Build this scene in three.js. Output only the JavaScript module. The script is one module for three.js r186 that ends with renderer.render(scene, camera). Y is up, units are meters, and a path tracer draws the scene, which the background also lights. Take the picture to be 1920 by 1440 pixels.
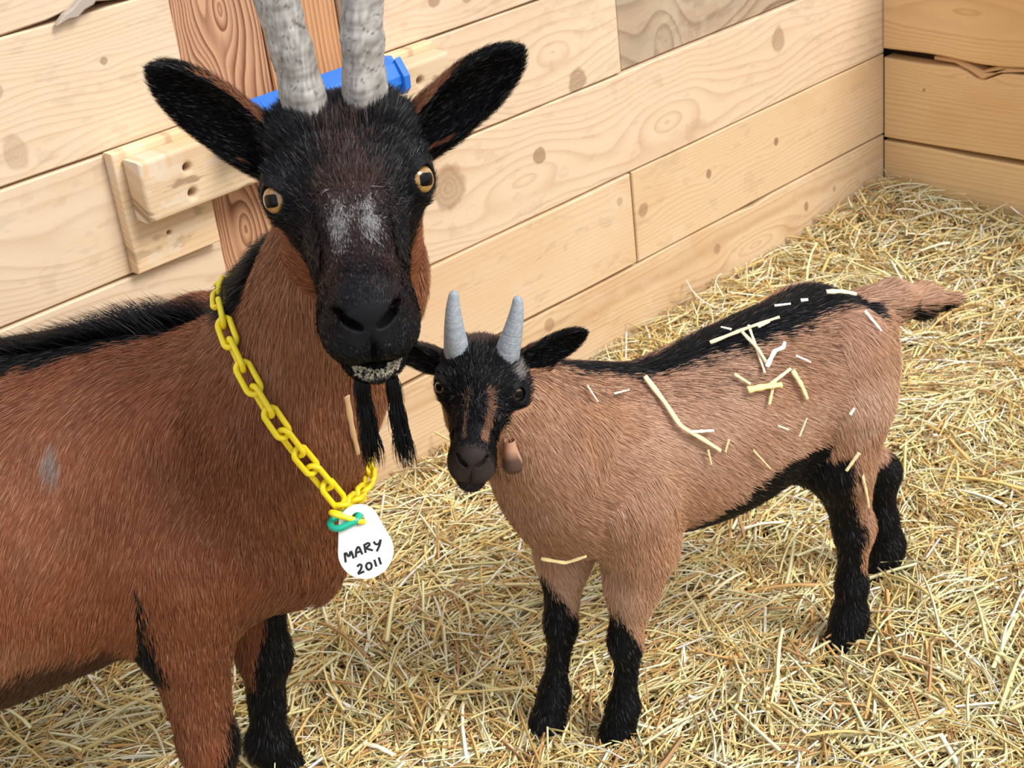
import * as THREE from 'three';
import { mergeGeometries } from 'three/addons/utils/BufferGeometryUtils.js';

// ---------------------------------------------------------------- camera, sky, light, exposure
const scene = new THREE.Scene();
const camera = new THREE.PerspectiveCamera(28.063, 1920 / 1440, 0.05, 100);
camera.rotation.order = 'YXZ';
camera.position.set(-2.816, 1.343, 1.849);
camera.rotation.set(-0.4731, -0.7226, -0.1246);
camera.focus = 1.65; camera.userData.fStop = 18;
scene.add(camera);

const renderer = new THREE.WebGLRenderer({ antialias: true });
renderer.toneMapping = THREE.LinearToneMapping;
renderer.toneMappingExposure = 1.22;
renderer.shadowMap.enabled = true;

{ // thin bright overcast: nearly even, a little bluer towards the zenith
  const w = 64, h = 32, d = new Float32Array(w * h * 4);
  for (let j = 0; j < h; j++) for (let i = 0; i < w; i++) {
    const up = Math.max(0, Math.sin(((j + 0.5) / h - 0.5) * Math.PI)), o = (j * w + i) * 4;
    d[o] = 1.0 - 0.12 * up; d[o + 1] = 1.02 - 0.06 * up; d[o + 2] = 1.06 + 0.06 * up; d[o + 3] = 1;
  }
  const sky = new THREE.DataTexture(d, w, h, THREE.RGBAFormat, THREE.FloatType);
  sky.mapping = THREE.EquirectangularReflectionMapping; sky.magFilter = THREE.LinearFilter; sky.minFilter = THREE.LinearFilter;
  sky.needsUpdate = true;
  scene.background = sky; scene.environment = sky;
  scene.backgroundIntensity = 0.84; scene.environmentIntensity = 0.84;
}
const sun = new THREE.DirectionalLight(0xfff8ee, 2.5);   // hazy sun from behind the camera's right shoulder
sun.position.set(-0.55, 3.5, 3.6); sun.target.position.set(-1.5, 0, 0.4);
sun.castShadow = true; sun.shadow.radius = 45; sun.shadow.mapSize.set(2048, 2048);
Object.assign(sun.shadow.camera, { left: -3.5, right: 3.5, top: 3.5, bottom: -3.5, near: 0.1, far: 12 });
scene.add(sun, sun.target);

// ---------------------------------------------------------------- helpers
function RNG(seed) { let a = seed >>> 0; return () => { a = (a + 0x6D2B79F5) >>> 0; let t = a; t = Math.imul(t ^ (t >>> 15), t | 1); t ^= t + Math.imul(t ^ (t >>> 7), t | 61); return ((t ^ (t >>> 14)) >>> 0) / 4294967296; }; }
const V3 = (x, y, z) => new THREE.Vector3(x, y, z);
const clamp = (x, a, b) => x < a ? a : x > b ? b : x;
const lerp = (a, b, t) => a + (b - a) * t;
const sstep = (a, b, x) => { const t = clamp((x - a) / (b - a), 0, 1); return t * t * (3 - 2 * t); };
function hash3(i, j, k) { let h = Math.imul(i, 374761393) ^ Math.imul(j, 668265263) ^ Math.imul(k, 2147483647 ^ 1274126177); h = Math.imul(h ^ (h >>> 13), 1274126177); return ((h ^ (h >>> 16)) >>> 0) / 4294967296; }
function noise2(x, y, s) {
  const i = Math.floor(x), j = Math.floor(y), fx = x - i, fy = y - j, u = fx * fx * (3 - 2 * fx), v = fy * fy * (3 - 2 * fy);
  const a = hash3(i, j, s), b = hash3(i + 1, j, s), c = hash3(i, j + 1, s), d = hash3(i + 1, j + 1, s);
  return a + (b - a) * u + (c - a) * v + (a - b - c + d) * u * v;
}
const fbm2 = (x, y, s) => (noise2(x, y, s) * 0.55 + noise2(x * 2.1 + 7, y * 2.1 + 3, s + 1) * 0.28 + noise2(x * 4.3 + 1, y * 4.3 + 9, s + 2) * 0.17) - 0.5;
function noise3(x, y, z, s) {
  const k = Math.floor(z), f = z - k, w = f * f * (3 - 2 * f);
  return lerp(noise2(x, y, s + k * 131), noise2(x, y, s + (k + 1) * 131), w);
}
const lin = (hex) => { const c = new THREE.Color(hex); return [c.r, c.g, c.b]; };
const mix3 = (a, b, t) => [lerp(a[0], b[0], t), lerp(a[1], b[1], t), lerp(a[2], b[2], t)];
const taken = {};
function numbered(n) { const k = taken[n] = (taken[n] ?? -1) + 1; return k ? `${n}_${String(k).padStart(3, '0')}` : n; }
function tag(o, label, category, group, kind) { o.userData.label = label; if (category) o.userData.category = category; if (group) o.userData.group = group; if (kind) o.userData.kind = kind; return o; }
function lit(o) { o.castShadow = true; o.receiveShadow = true; return o; }
function thing(name, label, category, group) { const g = new THREE.Group(); g.name = numbered(name); scene.add(g); return tag(g, label, category, group); }
function part(name, geo, mat, parent) { const m = lit(new THREE.Mesh(geo, mat)); m.name = name; parent.add(m); return m; }
const mat = (o) => new THREE.MeshStandardMaterial(o);
function geoFrom(pos, idx, uv, col) {
  const g = new THREE.BufferGeometry();
  g.setAttribute('position', new THREE.Float32BufferAttribute(pos, 3));
  if (uv) g.setAttribute('uv', new THREE.Float32BufferAttribute(uv, 2));
  if (col) g.setAttribute('color', new THREE.Float32BufferAttribute(col, 3));
  if (idx) g.setIndex(idx);
  g.computeVertexNormals();
  return g;
}

// ---------------------------------------------------------------- wood
const woodTex = {};
function wood({ L, H, px = 1024, py = 256, seed = 1, light, dark, contrast = 0.35, ring = 0.009, slope = 0, wob = 0.03, knots = [], loops = [], stain = 0.25, stainCol = '#b98a55', grey = 0, scuff = 0, sharp = 3 }) {
  const d = new Uint8Array(px * py * 4), A = lin(light), B = lin(dark), St = lin(stainCol), G = lin('#a59a8c');
  const toS = (x) => x <= 0.0031308 ? 12.92 * x : 1.055 * Math.pow(x, 1 / 2.4) - 0.055;
  const lut = new Uint8Array(4097); for (let i = 0; i <= 4096; i++) lut[i] = Math.round(255 * toS(i / 4096));
  for (let j = 0; j < py; j++) for (let i = 0; i < px; i++) {
    const X = i / px * L, Y = j / py * H;
    let v = Y + slope * X + fbm2(X * 1.6, Y * 7, seed) * wob + fbm2(X * 7, Y * 26, seed + 5) * 0.006;
    let knotDark = 0, knotRing = 0;
    for (const k of knots) {
      const dx = X - k.x, dy = Y - k.y, e = Math.exp(-(dx * dx) / (k.r * k.r * 18) - (dy * dy) / (k.r * k.r * 7));
      v -= dy * e * 0.85;
      const wob2 = 1 + 0.5 * fbm2(dx * 60 + 5, dy * 60, seed + 77), rr = Math.hypot(dx / (k.ax ?? 1), dy) / k.r / wob2;
      if (rr < 1.25) { const m = sstep(1.15, 0.85, rr) * (k.d ?? 0.6); if (m > knotDark) { knotDark = m; knotRing = 0.5 + 0.5 * Math.sin(rr * 22); } }
    }
    for (const l of loops) {
      const dx = X - l.x, dy = Y - l.y, w1 = 1 + 0.35 * fbm2(X * 9, Y * 9, seed + 31), rho = Math.hypot(dx / l.a, dy / l.b) * w1, w = Math.exp(-rho * rho * 0.7);
      v = lerp(v, l.y + rho * l.b, w);
    }
    const sp = ring * (1 + 0.6 * fbm2(v * 9, 3.3, seed + 9)), ph = v / sp, fr = ph - Math.floor(ph);
    let p = fr < 0.88 ? Math.pow(fr / 0.88, sharp) : 1 - (fr - 0.88) / 0.12;
    p *= 0.6 + 0.8 * (noise2(Math.floor(ph) * 7.1, X * 1.5, seed + 12));
    const fib = noise2(X * 26, Y * 1400, seed + 20) * 0.6 + noise2(X * 60, Y * 700, seed + 21) * 0.4 - 0.5;
    let t = clamp(p * contrast + fib * 0.19 * (0.5 + contrast), 0, 1);
    let c = mix3(A, B, t);
    const st = sstep(0.0, 0.42, fbm2(X * 3.1 + 40, Y * 6, seed + 40) + 0.08) * stain; c = mix3(c, St, st);
    if (grey) c = mix3(c, G, grey * sstep(-0.2, 0.3, fbm2(X * 4, Y * 14, seed + 60)));
    if (scuff) { const s = sstep(0.02, 0.16, fbm2(X * 30, Y * 46, seed + 50)) * sstep(-0.12, 0.15, fbm2(X * 5, Y * 7, seed + 53)) * scuff; c = mix3(c, [0.78, 0.68, 0.54], s); const s2 = sstep(0.13, 0.26, fbm2(X * 26 + 9, Y * 60, seed + 55)) * scuff * 0.75; c = mix3(c, [0.19, 0.11, 0.06], s2); }
    if (knotDark) c = mix3(c, mix3([0.2, 0.1, 0.045], [0.33, 0.19, 0.1], knotRing), knotDark);
    const o = (j * px + i) * 4; d[o] = lut[clamp(c[0] * 4096 | 0, 0, 4096)]; d[o + 1] = lut[clamp(c[1] * 4096 | 0, 0, 4096)]; d[o + 2] = lut[clamp(c[2] * 4096 | 0, 0, 4096)]; d[o + 3] = 255;
  }
  const t = new THREE.DataTexture(d, px, py); t.colorSpace = THREE.SRGBColorSpace; t.magFilter = t.minFilter = THREE.LinearFilter; t.generateMipmaps = false; t.wrapS = t.wrapT = THREE.ClampToEdgeWrapping; t.needsUpdate = true;
  return mat({ map: t, bumpMap: t, bumpScale: 0.0007, roughness: 0.72 });
}
// a board: outline in the xy plane (counter-clockwise), front face at z = depth, chamfered front edge, uv over the outline's box
function board(outline, depth, cham, rotUV) {
  const n = outline.length; let x0 = 1e9, x1 = -1e9, y0 = 1e9, y1 = -1e9;
  for (const [x, y] of outline) { x0 = Math.min(x0, x); x1 = Math.max(x1, x); y0 = Math.min(y0, y); y1 = Math.max(y1, y); }
  const inner = outline.map(([x, y], i) => {
    const [ax, ay] = outline[(i + n - 1) % n], [bx, by] = outline[(i + 1) % n];
    let e1x = x - ax, e1y = y - ay, e2x = bx - x, e2y = by - y; const l1 = Math.hypot(e1x, e1y), l2 = Math.hypot(e2x, e2y); e1x /= l1; e1y /= l1; e2x /= l2; e2y /= l2;
    let mx = -(e1y + e2y), my = e1x + e2x; const ml = mx * mx + my * my || 1; return [x + mx * cham * 2 / ml, y + my * cham * 2 / ml];
  });
  const pos = [], uv = [], idx = [];
  const UV = (x, y) => { const u = (x - x0) / (x1 - x0), v = (y - y0) / (y1 - y0); return rotUV ? [v, u] : [u, v]; };
  const put = (x, y, z) => { pos.push(x, y, z); uv.push(...UV(x, y)); return pos.length / 3 - 1; };
  const tris = THREE.ShapeUtils.triangulateShape(inner.map(([x, y]) => new THREE.Vector2(x, y)), []);
  const f = inner.map(([x, y]) => put(x, y, depth)); for (const t of tris) idx.push(f[t[0]], f[t[1]], f[t[2]]);
  const b = outline.map(([x, y]) => put(x, y, 0)); for (const t of tris) idx.push(b[t[2]], b[t[1]], b[t[0]]);
  for (let i = 0; i < n; i++) {
    const j = (i + 1) % n, o = outline, a = inner;
    let q = [put(...a[i], depth), put(...o[i], depth - cham), put(...o[j], depth - cham), put(...a[j], depth)]; idx.push(q[0], q[1], q[2], q[0], q[2], q[3]);
    q = [put(...o[i], depth - cham), put(...o[i], 0), put(...o[j], 0), put(...o[j], depth - cham)]; idx.push(q[0], q[1], q[2], q[0], q[2], q[3]);
  }
  return geoFrom(pos, idx, uv);
}
const rect = (x0, x1, y0, y1) => [[x0, y0], [x1, y0], [x1, y1], [x0, y1]];
function rough(x0, x1, y0, y1, seed, amp = 0.0012, step = 0.09, dips = []) { // a plank outline with slightly uneven long edges
  const out = [], n = Math.max(2, Math.round((x1 - x0) / step));
  const dip = (x, top) => dips.filter((d) => d.top === top).reduce((s, d) => s + d.h * Math.exp(-((x - d.x) ** 2) / (d.w * d.w)), 0);
  for (let i = 0; i <= n; i++) { const x = lerp(x0, x1, i / n); out.push([x, y0 + amp * (noise2(x * 9, 1, seed) - 0.5) + dip(x, false)]); }
  for (let i = n; i >= 0; i--) { const x = lerp(x0, x1, i / n); out.push([x, y1 + amp * (noise2(x * 9, 5, seed) - 0.5) - dip(x, true)]); }
  return out;
}

// ---------------------------------------------------------------- the pen: floor and two plank walls
const HS = [0, 0.184, 0.3673, 0.5565, 0.7346, 0.92, 1.104, 1.288, 1.472];   // seam heights
const floor = part('floor', new THREE.BoxGeometry(9, 0.1, 9).translate(-2.5, -0.05, 3), mat({ color: '#6b5330', roughness: 0.95 }), scene);
tag(floor, 'bare packed floor under the straw of the pen', 'floor', null, 'structure');

const wallBack = new THREE.Group(); wallBack.name = 'wall_back'; scene.add(wallBack);
tag(wallBack, 'long pen wall of pale horizontal planks behind both goats', 'wall', null, 'structure');
const P = { light: '#e4cdb0', dark: '#b48b64', scuff: 0.16 };
part('wall_backing', new THREE.BoxGeometry(5.2, 1.6, 0.02).translate(-2.4, 0.8, -0.05), mat({ color: '#4a3522', roughness: 0.9 }), wallBack);
let plankNo = 0;
function plankA(x0, x1, c, opt = {}, dz = 0, edge = {}) {
  const g = 0.0016, y0 = HS[c] + g + (edge.lo ?? 0), y1 = HS[c + 1] - g - (edge.hi ?? 0), L = x1 - x0, H = y1 - y0, seed = 100 + 37 * plankNo++;
  const rel = (a) => (a ?? []).map((k) => ({ ...k, x: k.x - x0, y: k.y - y0 }));
  const m = wood({ L, H, px: clamp(Math.round(L * 1100 / 64) * 64, 128, 2048), py: 256, seed, ...P, ...opt, knots: rel(opt.knots), loops: rel(opt.loops) });
  const p = part('plank', board(rough(x0 + g, x1 - g, y0, y1, seed, edge.amp ?? 0.0015, 0.06, edge.dips), 0.036 + dz, 0.0022), m, wallBack);
  p.position.z = -0.036; return p;
}
const XP = -1.713, XR = -1.428;   // the upright boards stand between these
// left of the uprights
plankA(-3.6, XP, 0, {}); plankA(-3.6, XP, 1, { contrast: 0.3 });
plankA(-3.6, XP - 0.002, 2, { contrast: 0.5, ring: 0.012, slope: 0.02, loops: [{ x: -1.99, y: 0.5, a: 0.3, b: 0.06 }], knots: [{ x: -1.94, y: 0.47, r: 0.012, d: 0.35 }], stain: 0.18 }, 0.004);
plankA(-3.6, XP - 0.001, 3, { contrast: 0.32, light: '#e6d0b2', ring: 0.014, slope: -0.03, loops: [{ x: -1.89, y: 0.64, a: 0.16, b: 0.05 }], stain: 0.15 }, 0.002);
plankA(-3.6, XP, 4, { contrast: 0.32, light: '#e7cfb0', knots: [{ x: -1.984, y: 0.772, r: 0.024, d: 0.3, ax: 0.7 }, { x: -1.99, y: 0.856, r: 0.012, d: 0.4 }, { x: -1.83, y: 0.852, r: 0.005, d: 0.6 }], stain: 0.15 });
plankA(-3.6, XP, 5, { contrast: 0.35 }, 0.0, { amp: 0.003, dips: [{ x: -1.85, w: 0.035, h: 0.012, top: false }] });
plankA(-3.6, XP, 6); plankA(-3.6, XP, 7);
// right of the uprights
plankA(XP, 0.004, 0, { contrast: 0.45, light: '#e0c5a0', ring: 0.011, stain: 0.4, stainCol: '#c08f58', knots: [{ x: -0.593, y: 0.126, r: 0.011, d: 0.5 }, { x: -0.291, y: 0.113, r: 0.011, d: 0.7, ax: 0.7 }, { x: -0.188, y: 0.118, r: 0.008, d: 0.5, ax: 0.7 }, { x: -1.078, y: 0.155, r: 0.013, d: 0.5 }], loops: [{ x: -0.47, y: 0.09, a: 0.2, b: 0.05 }] }, 0, { hi: 0.0006, amp: 0.0025, dips: [{ x: -0.47, w: 0.03, h: 0.006, top: true }] });
plankA(XP, -0.833, 1, { contrast: 0.22, light: '#e2c8a6', stain: 0.35, stainCol: '#d3a876', knots: [{ x: -0.868, y: 0.323, r: 0.008, d: 0.4 }], scuff: 0.18 }, 0.003, { lo: 0.0035, amp: 0.003 });
plankA(-0.829, 0.004, 1, { contrast: 0.3, light: '#e0c49e', stain: 0.45, stainCol: '#cda06a', knots: [{ x: -0.805, y: 0.283, r: 0.014, d: 0.55 }, { x: -0.608, y: 0.29, r: 0.010, d: 0.75, ax: 0.75 }, { x: -0.389, y: 0.288, r: 0.009, d: 0.8, ax: 0.75 }], scuff: 0.15 });
plankA(XR, 0.004, 2, { contrast: 0.36, light: '#e4ccae', dark: '#b4845a', ring: 0.016, slope: 0.03, stain: 0.15, knots: [{ x: -1.272, y: 0.484, r: 0.036, d: 0.5 }, { x: -1.057, y: 0.472, r: 0.015, d: 0.65 }, { x: -0.369, y: 0.495, r: 0.025, d: 0.5, ax: 0.8 }], loops: [{ x: -0.72, y: 0.43, a: 0.2, b: 0.085 }, { x: -1.1, y: 0.44, a: 0.16, b: 0.05 }] });
plankA(XR, -0.831, 3, { contrast: 0.4, light: '#e5cdb0', ring: 0.014, stain: 0.15, knots: [{ x: -0.946, y: 0.575, r: 0.023, d: 0.6 }], loops: [{ x: -1.0, y: 0.64, a: 0.12, b: 0.06 }] });
plankA(-0.827, 0.004, 3, { contrast: 0.75, light: '#b9a48a', dark: '#6d4c38', ring: 0.034, wob: 0.09, grey: 0.5, stain: 0.3, stainCol: '#a8937b', loops: [{ x: -0.7, y: 0.58, a: 0.07, b: 0.1 }, { x: -0.55, y: 0.66, a: 0.08, b: 0.09 }] }, -0.008);
plankA(XR, 0.004, 4, { contrast: 0.35, light: '#e4ccb0', knots: [{ x: -1.25, y: 0.79, r: 0.012, d: 0.6 }, { x: -1.18, y: 0.78, r: 0.012, d: 0.5 }], scuff: 0.2 });
for (let c = 5; c < 8; c++) plankA(XR, 0.004, c);
// the two upright boards, set back behind the plank ends
for (const [x0, x1, o] of [[XP + 0.002, -1.567, { seed: 901, light: '#cda07c', dark: '#78452c', contrast: 1.0, ring: 0.0088, wob: 0.09, sharp: 1.5, loops: [{ x: 0.5, y: 0.08, a: 0.13, b: 0.05 }, { x: 0.18, y: 0.05, a: 0.1, b: 0.04 }, { x: 0.36, y: 0.03, a: 0.08, b: 0.03 }] }], [-1.564, XR - 0.002, { seed: 933, light: '#d2a073', dark: '#965e38', contrast: 0.7, ring: 0.007, wob: 0.02, sharp: 1.6 }]]) {
  const m = wood({ L: 1.1, H: x1 - x0, px: 1088, py: 192, stain: 0.1, stainCol: '#c98f5e', ...o });
  const b = part('upright_board', board(rect(x0, x1, 0.369, 1.47), 0.03, 0.002, true), m, wallBack); b.position.z = -0.042;
}
{ // grey torn splinter of wood standing out of the gap between two planks
  const s = new THREE.Shape([[-0.04, -0.012], [-0.024, -0.008], [-0.012, -0.009], [0.0, -0.002], [0.014, 0.001], [0.02, 0.006], [0.036, 0.008], [0.05, 0.018], [0.034, 0.016], [0.026, 0.019], [0.012, 0.011], [-0.002, 0.009], [-0.014, 0.001], [-0.028, -0.004]].map(([x, y]) => new THREE.Vector2(x, y)));
  const g = new THREE.ExtrudeGeometry(s, { depth: 0.008, bevelEnabled: true, bevelSize: 0.002, bevelThickness: 0.002, bevelSegments: 1 });
  const p = part('splinter', g, mat({ color: '#b3a79a', roughness: 0.9 }), wallBack); p.position.set(-1.848, 0.93, 0.004);
  p.userData.label = 'grey torn splinter';
}

const wallRight = new THREE.Group(); wallRight.name = 'wall_right'; scene.add(wallRight);
tag(wallRight, 'short pen wall of yellowish planks meeting the corner at right', 'wall', null, 'structure');
part('wall_backing', new THREE.BoxGeometry(0.02, 0.73, 3.4).translate(0.055, 0.365, 1.65), mat({ color: '#3d2a18', roughness: 0.9 }), wallRight);
function plankB(y0, y1, opt, edge = {}, dz = 0) { // runs along +z from the corner; built facing +z, turned to face -x
  const L = 3.3, seed = 500 + 41 * plankNo++;
  const m = wood({ L, H: y1 - y0, px: 2048, py: 192, seed, light: '#ecca98', dark: '#b88449', contrast: 0.3, stain: 0.4, stainCol: '#cf9d5e', ...opt });
  const p = part('plank', board(rough(0.001, L, y0, y1, seed, edge.amp ?? 0.002, 0.02, edge.dips), 0.036 + dz, 0.0025), m, wallRight);
  p.rotation.y = -Math.PI / 2; p.position.x = 0.036; return p;
}
plankB(0.002, 0.168, { contrast: 0.28, light: '#e9ca98' }, { amp: 0.004 });
plankB(0.178, 0.361, { contrast: 0.32, light: '#eac896', knots: [{ x: 0.1, y: 0.12, r: 0.004, d: 0.7 }], loops: [{ x: 0.22, y: 0.16, a: 0.1, b: 0.02 }] }, { amp: 0.004, dips: [{ x: 0.235, w: 0.035, h: 0.024, top: true }, { x: 0.1, w: 0.1, h: 0.005, top: true }] });
plankB(0.379, 0.556, { contrast: 0.4, light: '#ecc794', ring: 0.013, loops: [{ x: 0.2, y: 0.1, a: 0.25, b: 0.05 }] }, { amp: 0.005, dips: [{ x: 0.26, w: 0.09, h: -0.007, top: false }] }, 0.004);
for (const c of [3]) plankB(HS[c] + 0.003, HS[c + 1] - 0.002, {});
{ // the barky wane that fills the dip in the plank edge
  const pts = [[0.12, 0.366], [0.17, 0.364], [0.205, 0.351], [0.235, 0.336], [0.265, 0.352], [0.30, 0.366], [0.36, 0.362], [0.36, 0.374], [0.27, 0.369], [0.235, 0.356], [0.2, 0.367], [0.17, 0.374], [0.12, 0.373]];
  const p = part('bark_edge', board(pts, 0.03, 0.004), mat({ color: '#d8b083', roughness: 0.85 }), wallRight); p.rotation.y = -Math.PI / 2; p.position.x = 0.035; p.userData.label = 'pale barky plank edge';
}

// ---------------------------------------------------------------- wooden holder with a blue plastic trough behind the doe's horns
const rail = thing('feeder_bracket', 'worn pale wooden bracket with drilled bolt holes on the wall behind the brown doe', 'bracket');
{
  const holed = (x0, x1, y0, y1, depth, cham, holes, material, name, z) => {
    const s = new THREE.Shape(rect(x0, x1, y0, y1).map(([x, y]) => new THREE.Vector2(x, y)));
    for (const [hx, hy, r] of holes) { const h = new THREE.Path(); h.absarc(hx, hy, r, 0, Math.PI * 2, true); s.holes.push(h); }
    const g = new THREE.ExtrudeGeometry(s, { depth: depth - cham * 2, bevelEnabled: true, bevelSize: cham, bevelOffset: -cham, bevelThickness: cham, bevelSegments: 3, curveSegments: 18 });
    const p = g.attributes.position, uv = g.attributes.uv;
    for (let i = 0; i < p.count; i++) uv.setXY(i, (p.getX(i) - x0) / (x1 - x0), (p.getY(i) - y0 + p.getZ(i) * 0.5) / (y1 - y0));
    const m = part(name, g, material, rail); m.position.z = z + cham; return m;
  };
  const wm = (o) => wood({ px: 768, py: 192, light: '#ecd0a8', dark: '#b98a5a', contrast: 0.3, stain: 0.35, stainCol: '#b98d60', scuff: 0.5, ...o });
  const mBar = wm({ L: 0.57, H: 0.1, seed: 71, scuff: 0.8, grey: 0.35 }), mBack = wm({ L: 0.14, H: 0.17, seed: 83, px: 256 });
  holed(-1.853, -1.288, 0.64, 0.727, 0.042, 0.006, [[-1.78, 0.698, 0.0058], [-1.78, 0.661, 0.0062], [-1.352, 0.698, 0.0058], [-1.352, 0.666, 0.0062]], mBar, 'holed_bar', 0.024);
  for (const x of [-1.866, -1.42]) holed(x, x + 0.138, 0.562, 0.737, 0.022, 0.003, x < -1.6 ? [[-1.806, 0.603, 0.0035]] : [], mBack, 'backing_board', 0.002);
}
const blueM = new THREE.MeshPhysicalMaterial({ color: '#1b72d4', roughness: 0.42, clearcoat: 0.25, clearcoatRoughness: 0.4 });
const trough = thing('plastic_trough', 'blue plastic trough rim showing behind the horns of the brown doe', 'trough');
{
  const prof = [[0.068, 0.770], [0.074, 0.779], [0.104, 0.769], [0.114, 0.752], [0.115, 0.742], [0.11, 0.734], [0.096, 0.73], [0.068, 0.73], [0.068, 0.736], [0.094, 0.736], [0.1, 0.744], [0.1, 0.752], [0.092, 0.76], [0.075, 0.764]];
  const s = new THREE.Shape(prof.map(([z, y]) => new THREE.Vector2(z, y)));
  const g = new THREE.ExtrudeGeometry(s, { depth: 0.285, bevelEnabled: true, bevelSize: 0.0015, bevelThickness: 0.0015, bevelSegments: 1 });
  g.rotateY(-Math.PI / 2).translate(-1.432, -0.017, 0.006);
  part('trough_body', g, blueM, trough);
  const e = new THREE.Shape([[0.068, 0.728], [0.112, 0.726], [0.12, 0.734], [0.121, 0.752], [0.106, 0.775], [0.094, 0.764], [0.086, 0.775], [0.068, 0.773]].map(([z, y]) => new THREE.Vector2(z, y)));
  for (const x of [-1.423, -1.716]) {
    const ge = new THREE.ExtrudeGeometry(e, { depth: 0.008, bevelEnabled: true, bevelSize: 0.002, bevelThickness: 0.002, bevelSegments: 2 });
    ge.rotateY(-Math.PI / 2).translate(x, -0.017, 0.006); part('end_bracket', ge, blueM, trough);
  }
}

// ---------------------------------------------------------------- bodies: smooth fields of distance, meshed by surface nets
const LOD = { body: 0.0045, head: 0.0022, hair: 1 };
class Field {
  constructor() { this.p = []; }
  add(part, f, c, R, k = 0.02, op = 'u') { this.p.push({ part, f, cx: c[0], cy: c[1], cz: c[2], R, k, op }); return this; }
  cone(part, a, b, ra, rb, k) { // tapered capsule
    const bx = b[0] - a[0], by = b[1] - a[1], bz = b[2] - a[2], l2 = bx * bx + by * by + bz * bz, [ax, ay, az] = a;
    const f = (x, y, z) => { const px = x - ax, py = y - ay, pz = z - az, t = clamp((px * bx + py * by + pz * bz) / l2, 0, 1), qx = px - bx * t, qy = py - by * t, qz = pz - bz * t; return Math.sqrt(qx * qx + qy * qy + qz * qz) - ra - (rb - ra) * t; };
    return this.add(part, f, [(a[0] + b[0]) / 2, (a[1] + b[1]) / 2, (a[2] + b[2]) / 2], Math.sqrt(l2) / 2 + Math.max(ra, rb), k);
  }
  ell(part, c, r, k, M, op) { // ellipsoid, axes in the columns of M (three arrays) or along x, y, z
    const [cx, cy, cz] = c, [rx, ry, rz] = r, X = M ? M[0] : null, Y = M ? M[1] : null, Z = M ? M[2] : null;
    const f = (x, y, z) => {
      let px = x - cx, py = y - cy, pz = z - cz;
      if (M) { const a = px * X[0] + py * X[1] + pz * X[2], b = px * Y[0] + py * Y[1] + pz * Y[2], d = px * Z[0] + py * Z[1] + pz * Z[2]; px = a; py = b; pz = d; }
      const a = px / rx, b = py / ry, d = pz / rz, k0 = Math.sqrt(a * a + b * b + d * d); if (k0 < 1e-6) return -Math.min(rx, ry, rz);
      const e = px / (rx * rx), g = py / (ry * ry), h = pz / (rz * rz); return k0 * (k0 - 1) / Math.sqrt(e * e + g * g + h * h);
    };
    return this.add(part, f, c, Math.max(rx, ry, rz), k, op);
  }
  trunk(part, st, k, cap = 0.07) { // stations [s, centre height, up, down, half width, sideways shift] along x
    const n = st.length, s0 = st[0][0], s1 = st[n - 1][0];
    const at = (s, q) => { let i = 0; while (i < n - 2 && s > st[i + 1][0]) i++; const t = (s - st[i][0]) / (st[i + 1][0] - st[i][0]), p0 = st[Math.max(0, i - 1)][q] ?? 0, p1 = st[i][q] ?? 0, p2 = st[i + 1][q] ?? 0, p3 = st[Math.min(n - 1, i + 2)][q] ?? 0; return p1 + 0.5 * t * (p2 - p0 + t * (2 * p0 - 5 * p1 + 4 * p2 - p3 + t * (3 * (p1 - p2) + p3 - p0))); };
    const N = 200, tab = [1, 2, 3, 4, 5].map((q) => Float64Array.from({ length: N + 1 }, (_, i) => at(lerp(s0, s1, i / N), q)));
    const f = (x, y, z) => {
      const s = clamp(x, s0, s1), u = (s - s0) / (s1 - s0) * N, i = Math.min(N - 1, u | 0), t = u - i, v = (a) => a[i] + (a[i + 1] - a[i]) * t;
      const dy = y - v(tab[0]), ry = dy > 0 ? v(tab[1]) : v(tab[2]), w = v(tab[3]), c = (x - s) / cap, q = Math.sqrt((dy / ry) ** 2 + ((z - v(tab[4])) / w) ** 2 + c * c);
      return (q - 1) * Math.min(ry, w, c ? cap : 9);
    };
    return this.add(part, f, [(s0 + s1) / 2, st[n >> 1][1], 0], (s1 - s0) / 2 + 0.3, k);
  }
  at(x, y, z) {
    let d = 1e3;
    for (const p of this.p) {
      const ex = x - p.cx, ey = y - p.cy, ez = z - p.cz, lo = Math.sqrt(ex * ex + ey * ey + ez * ez) - p.R;
      if (p.op === 'u') { if (lo > d + p.k) continue; const b = p.f(x, y, z), h = Math.max(p.k - Math.abs(d - b), 0); d = Math.min(d, b) - h * h / (4 * p.k); }
      else { if (lo > p.k - d + 0.02) continue; const b = -p.f(x, y, z), h = Math.max(p.k - Math.abs(d - b), 0); d = Math.max(d, b) + h * h / (4 * p.k); }
    }
    return d;
  }
  nearest(x, y, z) { let best = 1e9, id = ''; for (const p of this.p) { if (p.op !== 'u') continue; const b = p.f(x, y, z) ; if (b < best) { best = b; id = p.part; } } return id; }
  grad(x, y, z, e = 0.0012) {
    const gx = this.at(x + e, y, z) - this.at(x - e, y, z), gy = this.at(x, y + e, z) - this.at(x, y - e, z), gz = this.at(x, y, z + e) - this.at(x, y, z - e), l = Math.hypot(gx, gy, gz) || 1;
    return [gx / l, gy / l, gz / l];
  }
  // walk from a to b until the surface is met, stopping 'off' above it
  hit(a, d, off = 0, far = 3) { let t = 0; for (let i = 0; i < 200 && t < far; i++) { const s = this.at(a[0] + d[0] * t, a[1] + d[1] * t, a[2] + d[2] * t) - off; if (s < 0.0003) return [a[0] + d[0] * t, a[1] + d[1] * t, a[2] + d[2] * t]; t += s * 0.7; } return null; }
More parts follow.
